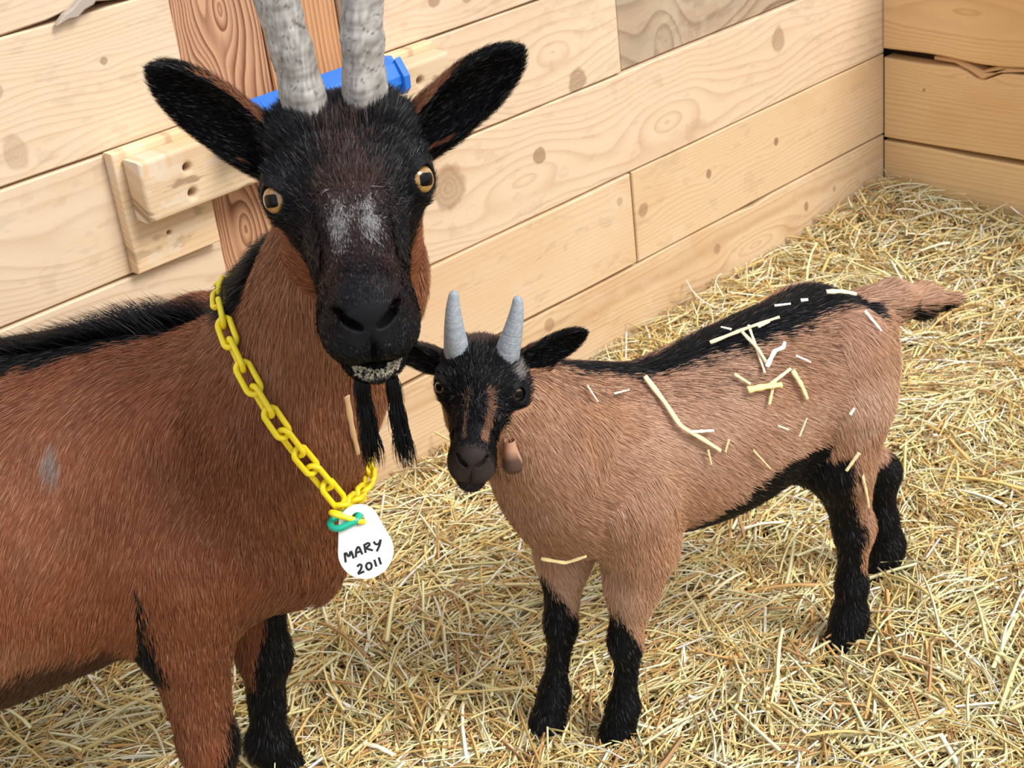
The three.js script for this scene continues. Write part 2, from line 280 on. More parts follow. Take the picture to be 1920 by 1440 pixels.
  mesh(lo, hi, h, keep) {
    const nx = Math.ceil((hi[0] - lo[0]) / h) + 1, ny = Math.ceil((hi[1] - lo[1]) / h) + 1, nz = Math.ceil((hi[2] - lo[2]) / h) + 1, F = new Float32Array(nx * ny * nz), B = 6, id = (i, j, k) => (k * ny + j) * nx + i;
    for (let k = 0; k < nz; k += B) for (let j = 0; j < ny; j += B) for (let i = 0; i < nx; i += B) {
      const c = this.at(lo[0] + (i + B / 2) * h, lo[1] + (j + B / 2) * h, lo[2] + (k + B / 2) * h), skip = Math.abs(c) > B * h * 1.25;
      for (let c2 = k; c2 < Math.min(nz, k + B); c2++) for (let b = j; b < Math.min(ny, j + B); b++) for (let a = i; a < Math.min(nx, i + B); a++) F[id(a, b, c2)] = skip ? c : this.at(lo[0] + a * h, lo[1] + b * h, lo[2] + c2 * h);
    }
    const V = new Map(), pos = [], idx = [], corner = [[0, 0, 0], [1, 0, 0], [0, 1, 0], [1, 1, 0], [0, 0, 1], [1, 0, 1], [0, 1, 1], [1, 1, 1]], edges = [];
    for (let a = 0; a < 8; a++) for (const bit of [1, 2, 4]) if (!(a & bit)) edges.push([a, a | bit]);
    const vert = (i, j, k) => {
      const key = id(i, j, k), got = V.get(key); if (got !== undefined) return got;
      let n = 0, x = 0, y = 0, z = 0; const f = corner.map(([a, b, c]) => F[id(i + a, j + b, k + c)]);
      for (const [a, b] of edges) if (f[a] < 0 !== f[b] < 0) { const t = f[a] / (f[a] - f[b]), A = corner[a], C = corner[b]; x += A[0] + (C[0] - A[0]) * t; y += A[1] + (C[1] - A[1]) * t; z += A[2] + (C[2] - A[2]) * t; n++; }
      const v = pos.length / 3; V.set(key, v); pos.push(lo[0] + (i + x / n) * h, lo[1] + (j + y / n) * h, lo[2] + (k + z / n) * h); return v;
    };
    for (let k = 1; k < nz - 1; k++) for (let j = 1; j < ny - 1; j++) for (let i = 1; i < nx - 1; i++) {
      const s = F[id(i, j, k)] < 0;
      const x = lo[0] + i * h, y = lo[1] + j * h, z = lo[2] + k * h;
      const quad = (q) => { if (keep && !keep(x, y, z)) return; if (s) idx.push(q[0], q[1], q[2], q[0], q[2], q[3]); else idx.push(q[0], q[2], q[1], q[0], q[3], q[2]); };
      if (s !== F[id(i + 1, j, k)] < 0) quad([vert(i, j - 1, k - 1), vert(i, j, k - 1), vert(i, j, k), vert(i, j - 1, k)]);
      if (s !== F[id(i, j + 1, k)] < 0) quad([vert(i - 1, j, k - 1), vert(i - 1, j, k), vert(i, j, k), vert(i, j, k - 1)]);
      if (s !== F[id(i, j, k + 1)] < 0) quad([vert(i - 1, j - 1, k), vert(i, j - 1, k), vert(i, j, k), vert(i - 1, j, k)]);
    }
    return { pos, idx };
  }
}
// ---------------------------------------------------------------- heads, in their own axes: x to the goat's left, y out of the forehead, z along the muzzle
function headFrame(o, X, Y, Z) {
  const p = (x, y, z) => [o[0] + X[0] * x + Y[0] * y + Z[0] * z, o[1] + X[1] * x + Y[1] * y + Z[1] * z, o[2] + X[2] * x + Y[2] * y + Z[2] * z];
  const inv = (q) => { const a = q[0] - o[0], b = q[1] - o[1], c = q[2] - o[2]; return [a * X[0] + b * X[1] + c * X[2], a * Y[0] + b * Y[1] + c * Y[2], a * Z[0] + b * Z[1] + c * Z[2]]; };
  const dir = (x, y, z) => [X[0] * x + Y[0] * y + Z[0] * z, X[1] * x + Y[1] * y + Z[1] * z, X[2] * x + Y[2] * y + Z[2] * z];
  return { p, inv, dir, M: [X, Y, Z], o };
}
const unit = (v) => { const l = Math.hypot(...v); return v.map((x) => x / l); };
const cross = (a, b) => [a[1] * b[2] - a[2] * b[1], a[2] * b[0] - a[0] * b[2], a[0] * b[1] - a[1] * b[0]];
function axesFrom(H, main, hint) { // frame with first axis along main (head axes), third nearest hint
  const A = unit(H.dir(...main)), h = H.dir(...hint), B = unit(cross(h, A)), C = cross(A, B); return [A, B, C];
}
function addHead(F, H, s, o) {
  const E = (part, c, r, k, M, op) => F.ell(part, H.p(c[0] * s, c[1] * s, c[2] * s), r.map((x) => x * s), k * s, M ?? H.M, op);
  const K = (part, a, b, ra, rb, k) => F.cone(part, H.p(...a.map((x) => x * s)), H.p(...b.map((x) => x * s)), ra * s, rb * s, k * s);
  E('head', [0, -0.004, -0.05], [0.058, 0.05, 0.07], 0.02);                        // braincase
  E('head', [0, 0.02, -0.012], [0.05 * o.brow, 0.03 * o.brow, 0.055], 0.03);       // forehead
  for (const x of [-1, 1]) {
    E('head', [x * 0.03, 0.036, -0.045], [0.026, 0.024, 0.036], 0.02);             // horn seat
    E('head', [x * 0.056, 0.014, -0.002], [0.019, 0.02, 0.026], 0.02);             // eye socket
    E('head', [x * 0.032, -0.042, -0.015], [0.021, 0.044, 0.052], 0.03);           // cheek
  }
  K('head', [0, -0.006, 0.015], [0, -0.012, 0.1], 0.047, 0.034, 0.02);             // face
  K('head', [0, 0.018, 0.02], [0, 0.004, 0.122], 0.024, 0.019, 0.02);              // bridge of the nose
  E('head', [0, -0.02, 0.122], [0.0385 * o.muzzle, 0.032, 0.036], 0.02);           // muzzle
  E('head', [0, 0.004, 0.121], [0.0265 * o.muzzle, 0.0185, 0.0255], 0.014);                      // nose tip
  for (const x of [-1, 1]) E('head', [x * 0.016, -0.03, 0.128], [0.0235 * o.muzzle, 0.018, 0.031], 0.012);   // split upper lip
  K('head', [0, -0.06, -0.01], [0, -0.044, 0.1], 0.036, 0.02, 0.02);               // lower jaw
  E('head', [0, -0.06, 0.122], [0.0285 * o.muzzle, 0.0145, 0.034], 0.008);                     // chin and lower lip
  for (const x of [-1, 1]) {                                                       // nostrils
    const M = axesFrom(H, unit([x * 0.85, 0.42, -0.32]), [0, 0.4, 1]);
    E('', [x * 0.0135, -0.0005, 0.1455], [0.0108, 0.0045, 0.011], 0.003, M, 's');
    E('', [x * 0.022, 0.0055, 0.1365], [0.0068, 0.0034, 0.009], 0.003, M, 's');
  }
  E('', [0, -0.022, 0.161], [0.0016, 0.02, 0.0085], 0.002, null, 's');               // groove of the lip
  E('', [0, -0.0455, 0.13], [0.036, o.gape, 0.038], 0.003, null, 's');            // mouth
  for (const x of [-1, 1]) E('head', [x * 0.059, 0.0325, -0.002], [0.0115, 0.0062, 0.0165], 0.006);      // brow over the eye
  for (const x of [-1, 1]) E('', [x * 0.0655, 0.0212 - (1 - o.lid) * 0.004, 0.0105], [0.0132 * o.lid, 0.0128 * o.lid * o.lid, 0.0135 * o.lid], 0.002, null, 's');   // lids open round the eyes
  for (const x of [-1, 1]) {                                                       // ears: leaf shaped, cupped
    const e = x < 0 ? o.earR : o.earL, len = e.len, A = unit(e.dir), face = e.face, M = axesFrom(H, A, face), base = [x * 0.053, 0.0, -0.058];
    const at = (t, up = 0) => { const b = H.p(...base.map((q) => q * s)); return [0, 1, 2].map((i) => b[i] + M[0][i] * t * s + M[2][i] * up * s); };
    F.cone('ear', at(-0.01), at(len * 0.3), 0.02 * s, 0.02 * s, 0.012 * s);
    F.ell('ear', at(len * 0.55), [len * 0.5 * s, e.wide * s, 0.017 * s], 0.016 * s, M);
    F.ell('', at(len * 0.58, 0.0125), [len * 0.46 * s, e.wide * 0.86 * s, 0.0165 * s], 0.004 * s, M, 's');
    F.ell('', at(len * 0.28, 0.016), [len * 0.22 * s, 0.012 * s, 0.012 * s], 0.006 * s, M, 's');
  }
}
function addEye(root, H, s, x, o) {
  const g = new THREE.SphereGeometry(0.0165 * s, 56, 40), p = g.attributes.position, col = [];
  const n = unit([x * 0.62, 0.44, 0.62]), up = unit(cross(n, cross([0, 0.75, -0.66], n)));
  const side = cross(up, n);
  for (let i = 0; i < p.count; i++) {
    const q = unit([p.getX(i), p.getY(i), p.getZ(i)]), d = q[0] * n[0] + q[1] * n[1] + q[2] * n[2], a = q[0] * side[0] + q[1] * side[1] + q[2] * side[2], b = q[0] * up[0] + q[1] * up[1] + q[2] * up[2];
    const r = Math.hypot(a, b), th = Math.atan2(b, a), st = noise2(th * 14, r * 6, 4);
    let c = mix3(o.iris, o.iris2, st * 0.8); if (r > 0.62) c = mix3(c, [0.012, 0.008, 0.006], sstep(0.62, 0.72, r)); if (d < 0) c = [0.02, 0.012, 0.01]; col.push(...c);
  }
  g.setAttribute('color', new THREE.Float32BufferAttribute(col, 3));
  const eye = part('eye', g, o.eyeM, root), c = H.p(x * 0.0565 * s, 0.015 * s, 0.0022 * s);
  const M = new THREE.Matrix4().makeBasis(V3(...H.M[0]), V3(...H.M[1]), V3(...H.M[2])); M.setPosition(...c); eye.applyMatrix4(M);
  const pos = [], idx = [], N = 24; // pupil: a wide rounded bar lying on the eyeball
  const K = 5, at = (a, b) => { const w = Math.sqrt(1 - a * a - b * b); for (let k = 0; k < 3; k++) pos.push((n[k] * w + side[k] * a + up[k] * b) * 0.01668 * s); };
  at(0, 0);
  for (let k = 1; k <= K; k++) for (let i = 0; i < N; i++) { const t = i / N * Math.PI * 2, cs = Math.cos(t), sn = Math.sin(t); at(0.44 * k / K * Math.sign(cs) * Math.pow(Math.abs(cs), 0.5), 0.34 * k / K * Math.sign(sn) * Math.pow(Math.abs(sn), 0.5)); }
  for (let i = 0; i < N; i++) { const j = (i + 1) % N; idx.push(0, 1 + i, 1 + j); for (let k = 0; k < K - 1; k++) { const o1 = 1 + k * N, o2 = o1 + N; idx.push(o1 + i, o2 + i, o2 + j, o1 + i, o2 + j, o1 + j); } }
  const pu = part('pupil', geoFrom(pos, idx), o.pupilM, eye); pu.userData.label = 'black bar-shaped pupil';
}
// swept horn: path points with radii (along the head's z, across), keeled and ringed
function hornGeo(pts, seed, colA, colB, speck, ringAmp) {
  const curve = new THREE.CatmullRomCurve3(pts.map((p) => V3(...p.p))), N = 240, R = 72, pos = [], col = [], idx = [];
  for (let i = 0; i <= N; i++) {
    const t = i / N, c = curve.getPointAt(t), T = curve.getTangentAt(t), u = t * (pts.length - 1), k = Math.min(pts.length - 2, u | 0), w = u - k, tip = t > 0.94 ? Math.sqrt(Math.max(0, 1 - ((t - 0.94) / 0.06) ** 2)) : 1, ra = lerp(pts[k].a, pts[k + 1].a, w) * tip, rb = lerp(pts[k].b, pts[k + 1].b, w) * tip;
    const f = V3(...pts[0].f), S = new THREE.Vector3().crossVectors(T, f).normalize(), U = new THREE.Vector3().crossVectors(S, T).normalize();
    for (let j = 0; j < R; j++) {
      const th = j / R * Math.PI * 2, keel = 1 + 0.14 * Math.pow(Math.max(0, Math.cos(th)), 6) * (pts[0].keel ?? 1), rg = 1 + ringAmp * (Math.sin(t * 62 + 1.5 * noise2(t * 9, th, seed)) * 0.5 + (noise2(t * 50, Math.cos(th) * 2 + 4, seed + 3) - 0.5) * 1.2 + (noise2(t * 160, Math.cos(th) * 6 + 9, seed + 4) - 0.5) * 0.7);
      const q = c.clone().addScaledVector(U, Math.cos(th) * ra * keel * rg).addScaledVector(S, Math.sin(th) * rb * rg); pos.push(q.x, q.y, q.z);
      const cu = Math.cos(th), su = Math.sin(th), n = noise2(t * 150 + cu * 3, cu * 5 + t * 30, seed + 8) * 0.4 + noise2(t * 60 - su * 4, su * 11 + cu * 7 - t * 22, seed + 9) * 0.6;
      let cc = mix3(colA, colB, n); if (noise2(t * 190 + su * 6, cu * 13 + su * 9 + t * 40, seed + 14) > 1 - speck) cc = mix3(cc, [0.06, 0.055, 0.05], 0.75); col.push(...cc);
    }
  }
  for (let i = 0; i < N; i++) for (let j = 0; j < R; j++) { const a = i * R + j, b = i * R + (j + 1) % R; idx.push(a, b, b + R, a, b + R, a + R); }
  const e = curve.getPointAt(1), v = pos.length / 3; pos.push(e.x, e.y, e.z); col.push(...colA); for (let j = 0; j < R; j++) idx.push(N * R + j, N * R + (j + 1) % R, v);
  return geoFrom(pos, idx, null, col);
}
// ---------------------------------------------------------------- hair
const bladeGeo = (() => { // one hair: a thin curved blade along y, its flat side towards z
  const pos = [], idx = [], n = 3; for (let i = 0; i <= n; i++) { const t = i / n, w = 0.5 * (1 - 0.75 * t * t), z = 0.13 * Math.sin(t * Math.PI) ; if (i < n) pos.push(-w, t, z, w, t, z); else pos.push(0, t, z); }
  for (let i = 0; i < n - 1; i++) { const a = i * 2; idx.push(a, a + 1, a + 3, a, a + 3, a + 2); } idx.push((n - 1) * 2, (n - 1) * 2 + 1, n * 2);
  return geoFrom(pos, idx);
})();
class Hair {
  constructor() { this.m = []; this.c = []; }
  add(p, n, dir, len, wid, tilt, col, twist = 0) {
    let d = dir[0] * n[0] + dir[1] * n[1] + dir[2] * n[2], t = unit([dir[0] - n[0] * d, dir[1] - n[1] * d, dir[2] - n[2] * d]);
    const cs = Math.cos(tilt), sn = Math.sin(tilt), Y = [0, 1, 2].map((i) => t[i] * cs + n[i] * sn), Z0 = [0, 1, 2].map((i) => n[i] * cs - t[i] * sn), X0 = cross(Y, Z0), ct = Math.cos(twist), st = Math.sin(twist);
    const X = [0, 1, 2].map((i) => X0[i] * ct + Z0[i] * st), Z = cross(X, Y);
    this.m.push(X[0] * wid, X[1] * wid, X[2] * wid, 0, Y[0] * len, Y[1] * len, Y[2] * len, 0, Z[0] * len, Z[1] * len, Z[2] * len, 0, p[0] - n[0] * 0.0015, p[1] - n[1] * 0.0015, p[2] - n[2] * 0.0015, 1);
    this.c.push(col[0], col[1], col[2]);
  }
  build(name, parent, material) {
    const n = this.c.length / 3, m = new THREE.InstancedMesh(bladeGeo, material, n);
    m.instanceMatrix.array.set(this.m); m.instanceColor = new THREE.InstancedBufferAttribute(new Float32Array(this.c), 3);
    m.name = name; m.userData.kind = 'stuff'; lit(m); parent.add(m); return m;
  }
}
const hairM = new THREE.MeshPhysicalMaterial({ color: '#ffffff', roughness: 0.42, specularIntensity: 0.35 });
const skinM = new THREE.MeshPhysicalMaterial({ vertexColors: true, roughness: 0.6, specularIntensity: 0.4 });
// mesh the field (fine inside the head's box), colour it, and grow hair on it
function makeBody(root, F, H, hs, o) {
  const inHead = (x, y, z) => { const q = H.inv([x, y, z]); return Math.abs(q[0]) < 0.22 * hs && q[1] > -0.1 * hs && q[1] < 0.2 * hs && q[2] > -0.085 * hs && q[2] < 0.2 * hs; };
  const body = F.mesh(o.lo, o.hi, LOD.body, (x, y, z) => !inHead(x, y, z));
  const c = H.p(0, 0.03 * hs, 0.05 * hs), r = 0.25 * hs, head = F.mesh(c.map((v) => v - r), c.map((v) => v + r), LOD.head, inHead);
  const off = body.pos.length / 3, pos = Float32Array.from([...body.pos, ...head.pos]), n = pos.length / 3;
  const idx = new Uint32Array(body.idx.length + head.idx.length); idx.set(body.idx); for (let i = 0; i < head.idx.length; i++) idx[body.idx.length + i] = head.idx[i] + off;
  const nor = new Float32Array(pos.length), col = new Float32Array(pos.length), parts = new Array(n);
  for (let i = 0; i < n; i++) { const p = [pos[i * 3], pos[i * 3 + 1], pos[i * 3 + 2]]; nor.set(F.grad(...p), i * 3); parts[i] = F.nearest(...p); col.set(o.color(p, parts[i], [nor[i * 3], nor[i * 3 + 1], nor[i * 3 + 2]]).c, i * 3); }
  const g = new THREE.BufferGeometry(); g.setAttribute('position', new THREE.BufferAttribute(pos, 3)); g.setAttribute('normal', new THREE.BufferAttribute(nor, 3)); g.setAttribute('color', new THREE.BufferAttribute(col, 3)); g.setIndex(new THREE.BufferAttribute(idx, 1));
  part('body', g, skinM, root);
  // hair
  const rnd = RNG(o.seed), T = idx.length / 3, cum = new Float64Array(T); let sum = 0;
  for (let t = 0; t < T; t++) {
    const [a, b, d] = [idx[t * 3], idx[t * 3 + 1], idx[t * 3 + 2]], ux = pos[b * 3] - pos[a * 3], uy = pos[b * 3 + 1] - pos[a * 3 + 1], uz = pos[b * 3 + 2] - pos[a * 3 + 2], vx = pos[d * 3] - pos[a * 3], vy = pos[d * 3 + 1] - pos[a * 3 + 1], vz = pos[d * 3 + 2] - pos[a * 3 + 2];
    const area = 0.5 * Math.hypot(uy * vz - uz * vy, uz * vx - ux * vz, ux * vy - uy * vx), p = [pos[a * 3], pos[a * 3 + 1], pos[a * 3 + 2]];
    sum += area * o.density(p, parts[a], [nor[a * 3], nor[a * 3 + 1], nor[a * 3 + 2]]); cum[t] = sum;
  }
  const N = Math.round(o.hairs * LOD.hair), hair = new Hair();
  for (let k = 0; k < N; k++) {
    const u = (k + rnd()) / N * sum; let lo = 0, hi = T - 1; while (lo < hi) { const m = (lo + hi) >> 1; if (cum[m] < u) lo = m + 1; else hi = m; }
    const [a, b, d] = [idx[lo * 3], idx[lo * 3 + 1], idx[lo * 3 + 2]]; let r1 = rnd(), r2 = rnd(); if (r1 + r2 > 1) { r1 = 1 - r1; r2 = 1 - r2; }
    const L = (A, i) => A[a * 3 + i] + (A[b * 3 + i] - A[a * 3 + i]) * r1 + (A[d * 3 + i] - A[a * 3 + i]) * r2;
    const p = [L(pos, 0), L(pos, 1), L(pos, 2)], nn = unit([L(nor, 0), L(nor, 1), L(nor, 2)]);
    const cc = o.color(p, parts[a], nn, rnd), h = o.hair(p, parts[a], nn, rnd, cc); if (!h) continue;
    hair.add(p, nn, h.dir, h.len, h.wid, h.tilt, cc.c, (rnd() - 0.5) * 1.1);
  }
  if (o.extra) o.extra(hair, rnd);
  hair.build('coat_hair', root, hairM);
  return g;
}
function hoof(root, at, turn, s) { // two toes
  const g = []; for (const x of [-1, 1]) {
    const q = new THREE.SphereGeometry(1, 14, 10), p = q.attributes.position;
    for (let i = 0; i < p.count; i++) { let X = p.getX(i), Y = p.getY(i), Z = p.getZ(i); Y = Math.max(Y, -0.55); X = X * (1 - 0.25 * (Y + 0.5)) + 0.25 * (0.4 - Y); p.setXYZ(i, X * 0.024 * s, (Y + 0.55) * 0.022 * s, Z * 0.0115 * s + x * 0.0125 * s); }
    q.computeVertexNormals(); g.push(q);
  }
  const m = part('hoof', mergeGeometries(g), mat({ color: '#2a2522', roughness: 0.6 }), root); m.position.set(...at); m.rotation.y = turn; return m;
}
const BLACK = lin('#0b0c10'), eyeM = new THREE.MeshPhysicalMaterial({ vertexColors: true, roughness: 0.12, clearcoat: 1, clearcoatRoughness: 0.03 }), pupilM = new THREE.MeshPhysicalMaterial({ color: '#040404', roughness: 0.25, specularIntensity: 0.5 });
const jit = (c, r, a) => { const k = 1 + (r() - 0.5) * a; return [c[0] * k, c[1] * k, c[2] * k]; };

// ---------------------------------------------------------------- the doe
const doe = thing('doe_goat', 'large chestnut brown and black horned goat with yellow chain collar, staring at the camera', 'goat');
doe.position.set(-2.043, 0, 0.515); doe.rotation.y = -40 * Math.PI / 180;
const doeF = new Field();
const DH = headFrame([0.178, 0.896, 0.262], [0.998, -0.015, -0.065], [0.038, 0.932, 0.362], [0.055, -0.363, 0.93]);
{
  const F = doeF;
  F.trunk('trunk', [[-0.62, 0.56, 0.09, 0.1, 0.09, 0.155], [-0.56, 0.55, 0.13, 0.14, 0.13, 0.125], [-0.46, 0.52, 0.17, 0.19, 0.17, 0.075], [-0.34, 0.5, 0.188, 0.215, 0.195, 0.03], [-0.2, 0.505, 0.183, 0.2, 0.182, 0.005], [-0.08, 0.515, 0.178, 0.18, 0.145, 0], [0.0, 0.52, 0.155, 0.17, 0.115, 0], [0.05, 0.51, 0.12, 0.15, 0.085, 0]], 0.03, 0.045);
  for (const z of [-1, 1]) {
    F.ell('trunk', [-0.03, 0.53, z * 0.095], [0.09, 0.15, 0.055], 0.05);                 // shoulder
    F.ell('trunk', [0.03, 0.44, z * 0.055], [0.05, 0.07, 0.045], 0.05);                 // point of shoulder
    const y = 0.125 + z * 0.09, e = z * 0.02;
    F.ell('hind', [-0.53 + e, 0.47, y], [0.1, 0.15, 0.06], 0.06);                        // thigh
    F.cone('hind', [-0.53 + e, 0.4, y], [-0.62 + e, 0.25, y], 0.065, 0.036, 0.04);
    F.cone('hind', [-0.62 + e, 0.25, y], [-0.61 + e, 0.08, y], 0.028, 0.022, 0.02);
    F.cone('hind', [-0.61 + e, 0.08, y], [-0.59 + e, 0.03, y], 0.026, 0.026, 0.02);
    hoof(doe, [-0.575 + e, 0, y], 0, 1.15);
  }
  F.ell('trunk', [0.025, 0.405, 0], [0.045, 0.06, 0.05], 0.06);                           // brisket
  F.cone('tail', [-0.63, 0.62, 0.155], [-0.67, 0.56, 0.17], 0.028, 0.015, 0.03);
  const legs = [[0.105, -0.008, 0], [-0.052, 0.046, -0.016]];
  for (const [z, d0, lean] of legs) {
    let d = d0;
    F.cone('fore', [-0.065 + d, 0.46, z * 0.95], [-0.085 + d, 0.36, z], 0.07, 0.046, 0.05);
    F.cone('fore', [-0.085 + d, 0.36, z], [-0.09 + d, 0.225, z], 0.045, 0.03, 0.02);
    F.ell('fore', [-0.088 + d, 0.215, z], [0.033, 0.04, 0.03], 0.015);
    d = d0 + lean;
    F.cone('fore', [-0.092 + d0, 0.2, z], [-0.09 + d, 0.08, z], 0.025, 0.021, 0.015);
    F.ell('fore', [-0.094 + d, 0.075, z], [0.028, 0.028, 0.026], 0.015);
    F.cone('fore', [-0.09 + d, 0.07, z], [-0.08 + d, 0.035, z], 0.023, 0.025, 0.012);
    hoof(doe, [-0.075 + d, 0, z], 0, 1.15);
  }
  F.cone('neck', [0.0, 0.575, 0.02], [0.09, 0.69, 0.115], 0.1, 0.08, 0.05);
  F.cone('neck', [0.09, 0.69, 0.115], [0.168, 0.85, 0.195], 0.08, 0.054, 0.04);
  F.cone('neck', [0.06, 0.60, 0.09], [0.15, 0.79, 0.2], 0.068, 0.05, 0.05);
  F.cone('neck', [0.02, 0.5, 0.06], [0.065, 0.63, 0.14], 0.085, 0.072, 0.06);             // base of the throat
  F.ell('neck', [0.17, 0.79, 0.175], [0.06, 0.075, 0.05], 0.03);
              // windpipe side
  addHead(F, DH, 1, { lid: 1, brow: 1, muzzle: 1, gape: 0.0036, earR: { len: 0.136, wide: 0.026, dir: [-0.63, 0.75, -0.12], face: [-0.15, 0.35, 0.92] }, earL: { len: 0.128, wide: 0.026, dir: [0.79, 0.54, -0.14], face: [0.15, 0.35, 0.92] } });
}
const DOE = { brown: lin('#804a31'), rust: lin('#925638'), light: lin('#c4926e'), dark: lin('#6b412f'), grey: lin('#7f7a78'), white: lin('#9c9a9a'), dbrown: lin('#3a2622') };
function doeColor(p, id, n, rnd) {
  const r = rnd ?? (() => 0.5), b1 = fbm2(p[0] * 11 + p[2] * 5, p[1] * 11, 3), b2 = noise3(p[0] * 70, p[1] * 40, p[2] * 70, 8) - 0.5, b3 = noise3(p[0] * 260, p[1] * 200, p[2] * 260, 18) - 0.5, blur = (r() - 0.5) * 0.016 + b2 * 0.012;
  let c = mix3(DOE.brown, DOE.rust, clamp(0.5 + b1 * 1.4, 0, 1)); c = mix3(c, DOE.dark, clamp(0.18 + b2 * 0.6 - b1 * 0.8, 0, 0.6)); c = mix3(c, DOE.light, clamp(fbm2(p[0] * 7 + 3 + p[2] * 4, p[1] * 8, 63) * 1.1, 0, 0.35)); let kind = 'brown';
  const q = DH.inv(p), x = q[0], ax = Math.abs(x), y = q[1], z = q[2];
  if (id === 'ear') {
    const inner = n[0] * DH.M[2][0] + n[1] * DH.M[2][1] + n[2] * DH.M[2][2];
    const out = Math.hypot(ax - 0.05, y - 0.012, z + 0.06);
    c = inner > 0.1 || out > 0.075 + blur ? BLACK : mix3(DOE.brown, DOE.dark, 0.5); kind = 'black';
    const upw = n[0] * DH.M[1][0] + n[1] * DH.M[1][1] + n[2] * DH.M[1][2]; if (inner < 0.45 && upw > 0.2 && out < 0.095 + blur * 2 && (y - 0.012) * 0.66 > (ax - 0.05) * 0.6 + 0.004) c = mix3(DOE.brown, DOE.light, 0.25);
  } else if (id === 'head') {
    kind = 'black'; c = BLACK;
    const jaw = y < -0.012 - 0.32 * (z - 0.0) + blur && z < 0.072 + blur && ax > 0.02 && z < 0.06 - (y + 0.05) * 0.5;
    if (jaw && y < -0.012) { c = mix3(DOE.brown, DOE.rust, 0.5 + b2); kind = 'brown'; }
    const f = (cx, cz, rx, rz) => Math.exp(-(((ax - cx) / rx) ** 2) - (((z - cz) / rz) ** 2)), lay = (d, w) => { w = clamp(w + b3 * 0.4 * (w > 0.05 ? 1 : 0), 0, 1); c = rnd ? (r() < w ? d : c) : mix3(c, d, w); };
    if (y > -0.012) {
      lay(DOE.dbrown, 0.85 * f(0, 0.0, 0.02, 0.045) + 0.75 * f(0.014, 0.035, 0.016, 0.016));   // brown streak down the forehead
      lay(DOE.dbrown, 0.75 * f(0.0, 0.075, 0.02, 0.035) + 0.8 * f(0.026, 0.1, 0.009, 0.028));  // brown beside the nose
      lay(mix3(DOE.grey, DOE.white, 0.4 + b3), 0.85 * f(0.0125, 0.066, 0.0075, 0.017));          // the two pale patches
    }
    if (z > 0.142 && y > -0.02 && ax < 0.016) c = lin('#131418');
  } else if (id === 'neck') {
    const k = DH.inv(p);
    if (k[0] < -0.055 - blur && p[1] > 0.765 + blur && p[1] < 0.83 + blur && p[2] < 0.165 + blur) { c = BLACK; kind = 'black'; }
  } else if (id === 'trunk') {
    const top = p[1] - (0.665 - 0.0 * p[0]); const bend = 0.03 * sstep(-0.2, -0.34, p[0]); if (top > 0.0 + blur && Math.abs(p[2] - bend) < 0.028 + 0.03 * sstep(-0.06, -0.28, p[0]) + blur) { c = BLACK; kind = 'black'; }
    if (n[1] < -0.42 + blur * 8 - 0.9 * Math.max(0, p[0] + 0.3) && p[1] < 0.44 && p[0] < -0.05) { c = mix3(BLACK, DOE.dark, 0.5); kind = 'black'; }
        const gp = Math.hypot(p[0] + 0.168, (p[1] - 0.622) * 0.6); if (p[2] > 0 && gp < 0.008 + blur * 0.5) c = mix3(c, DOE.grey, 0.75);
  } else if (id === 'fore') {
    const front = p[0] - (p[2] > 0 ? -0.09 : -0.052);
    if (p[1] < 0.19 + front * (p[2] < 0 ? 2.6 : 2.4) + blur * 2 + (p[2] < 0 ? 0.03 : 0)) { c = BLACK; kind = 'black'; }
    if (p[1] > 0.33 && p[0] < -0.115 + blur) { c = BLACK; kind = 'black'; }
  } else if (id === 'hind' && p[1] < 0.26 + blur) { c = BLACK; kind = 'black'; }
  if (rnd) { if (kind === 'black') c = r() < 0.06 ? mix3(c, DOE.grey, 0.35) : jit(c, r, 0.7); else { const k = r(); c = jit(k < 0.2 ? mix3(c, DOE.light, 0.42) : k > 0.88 ? mix3(c, DOE.dark, 0.5) : c, r, 0.22); } }
  return { c, kind };
}
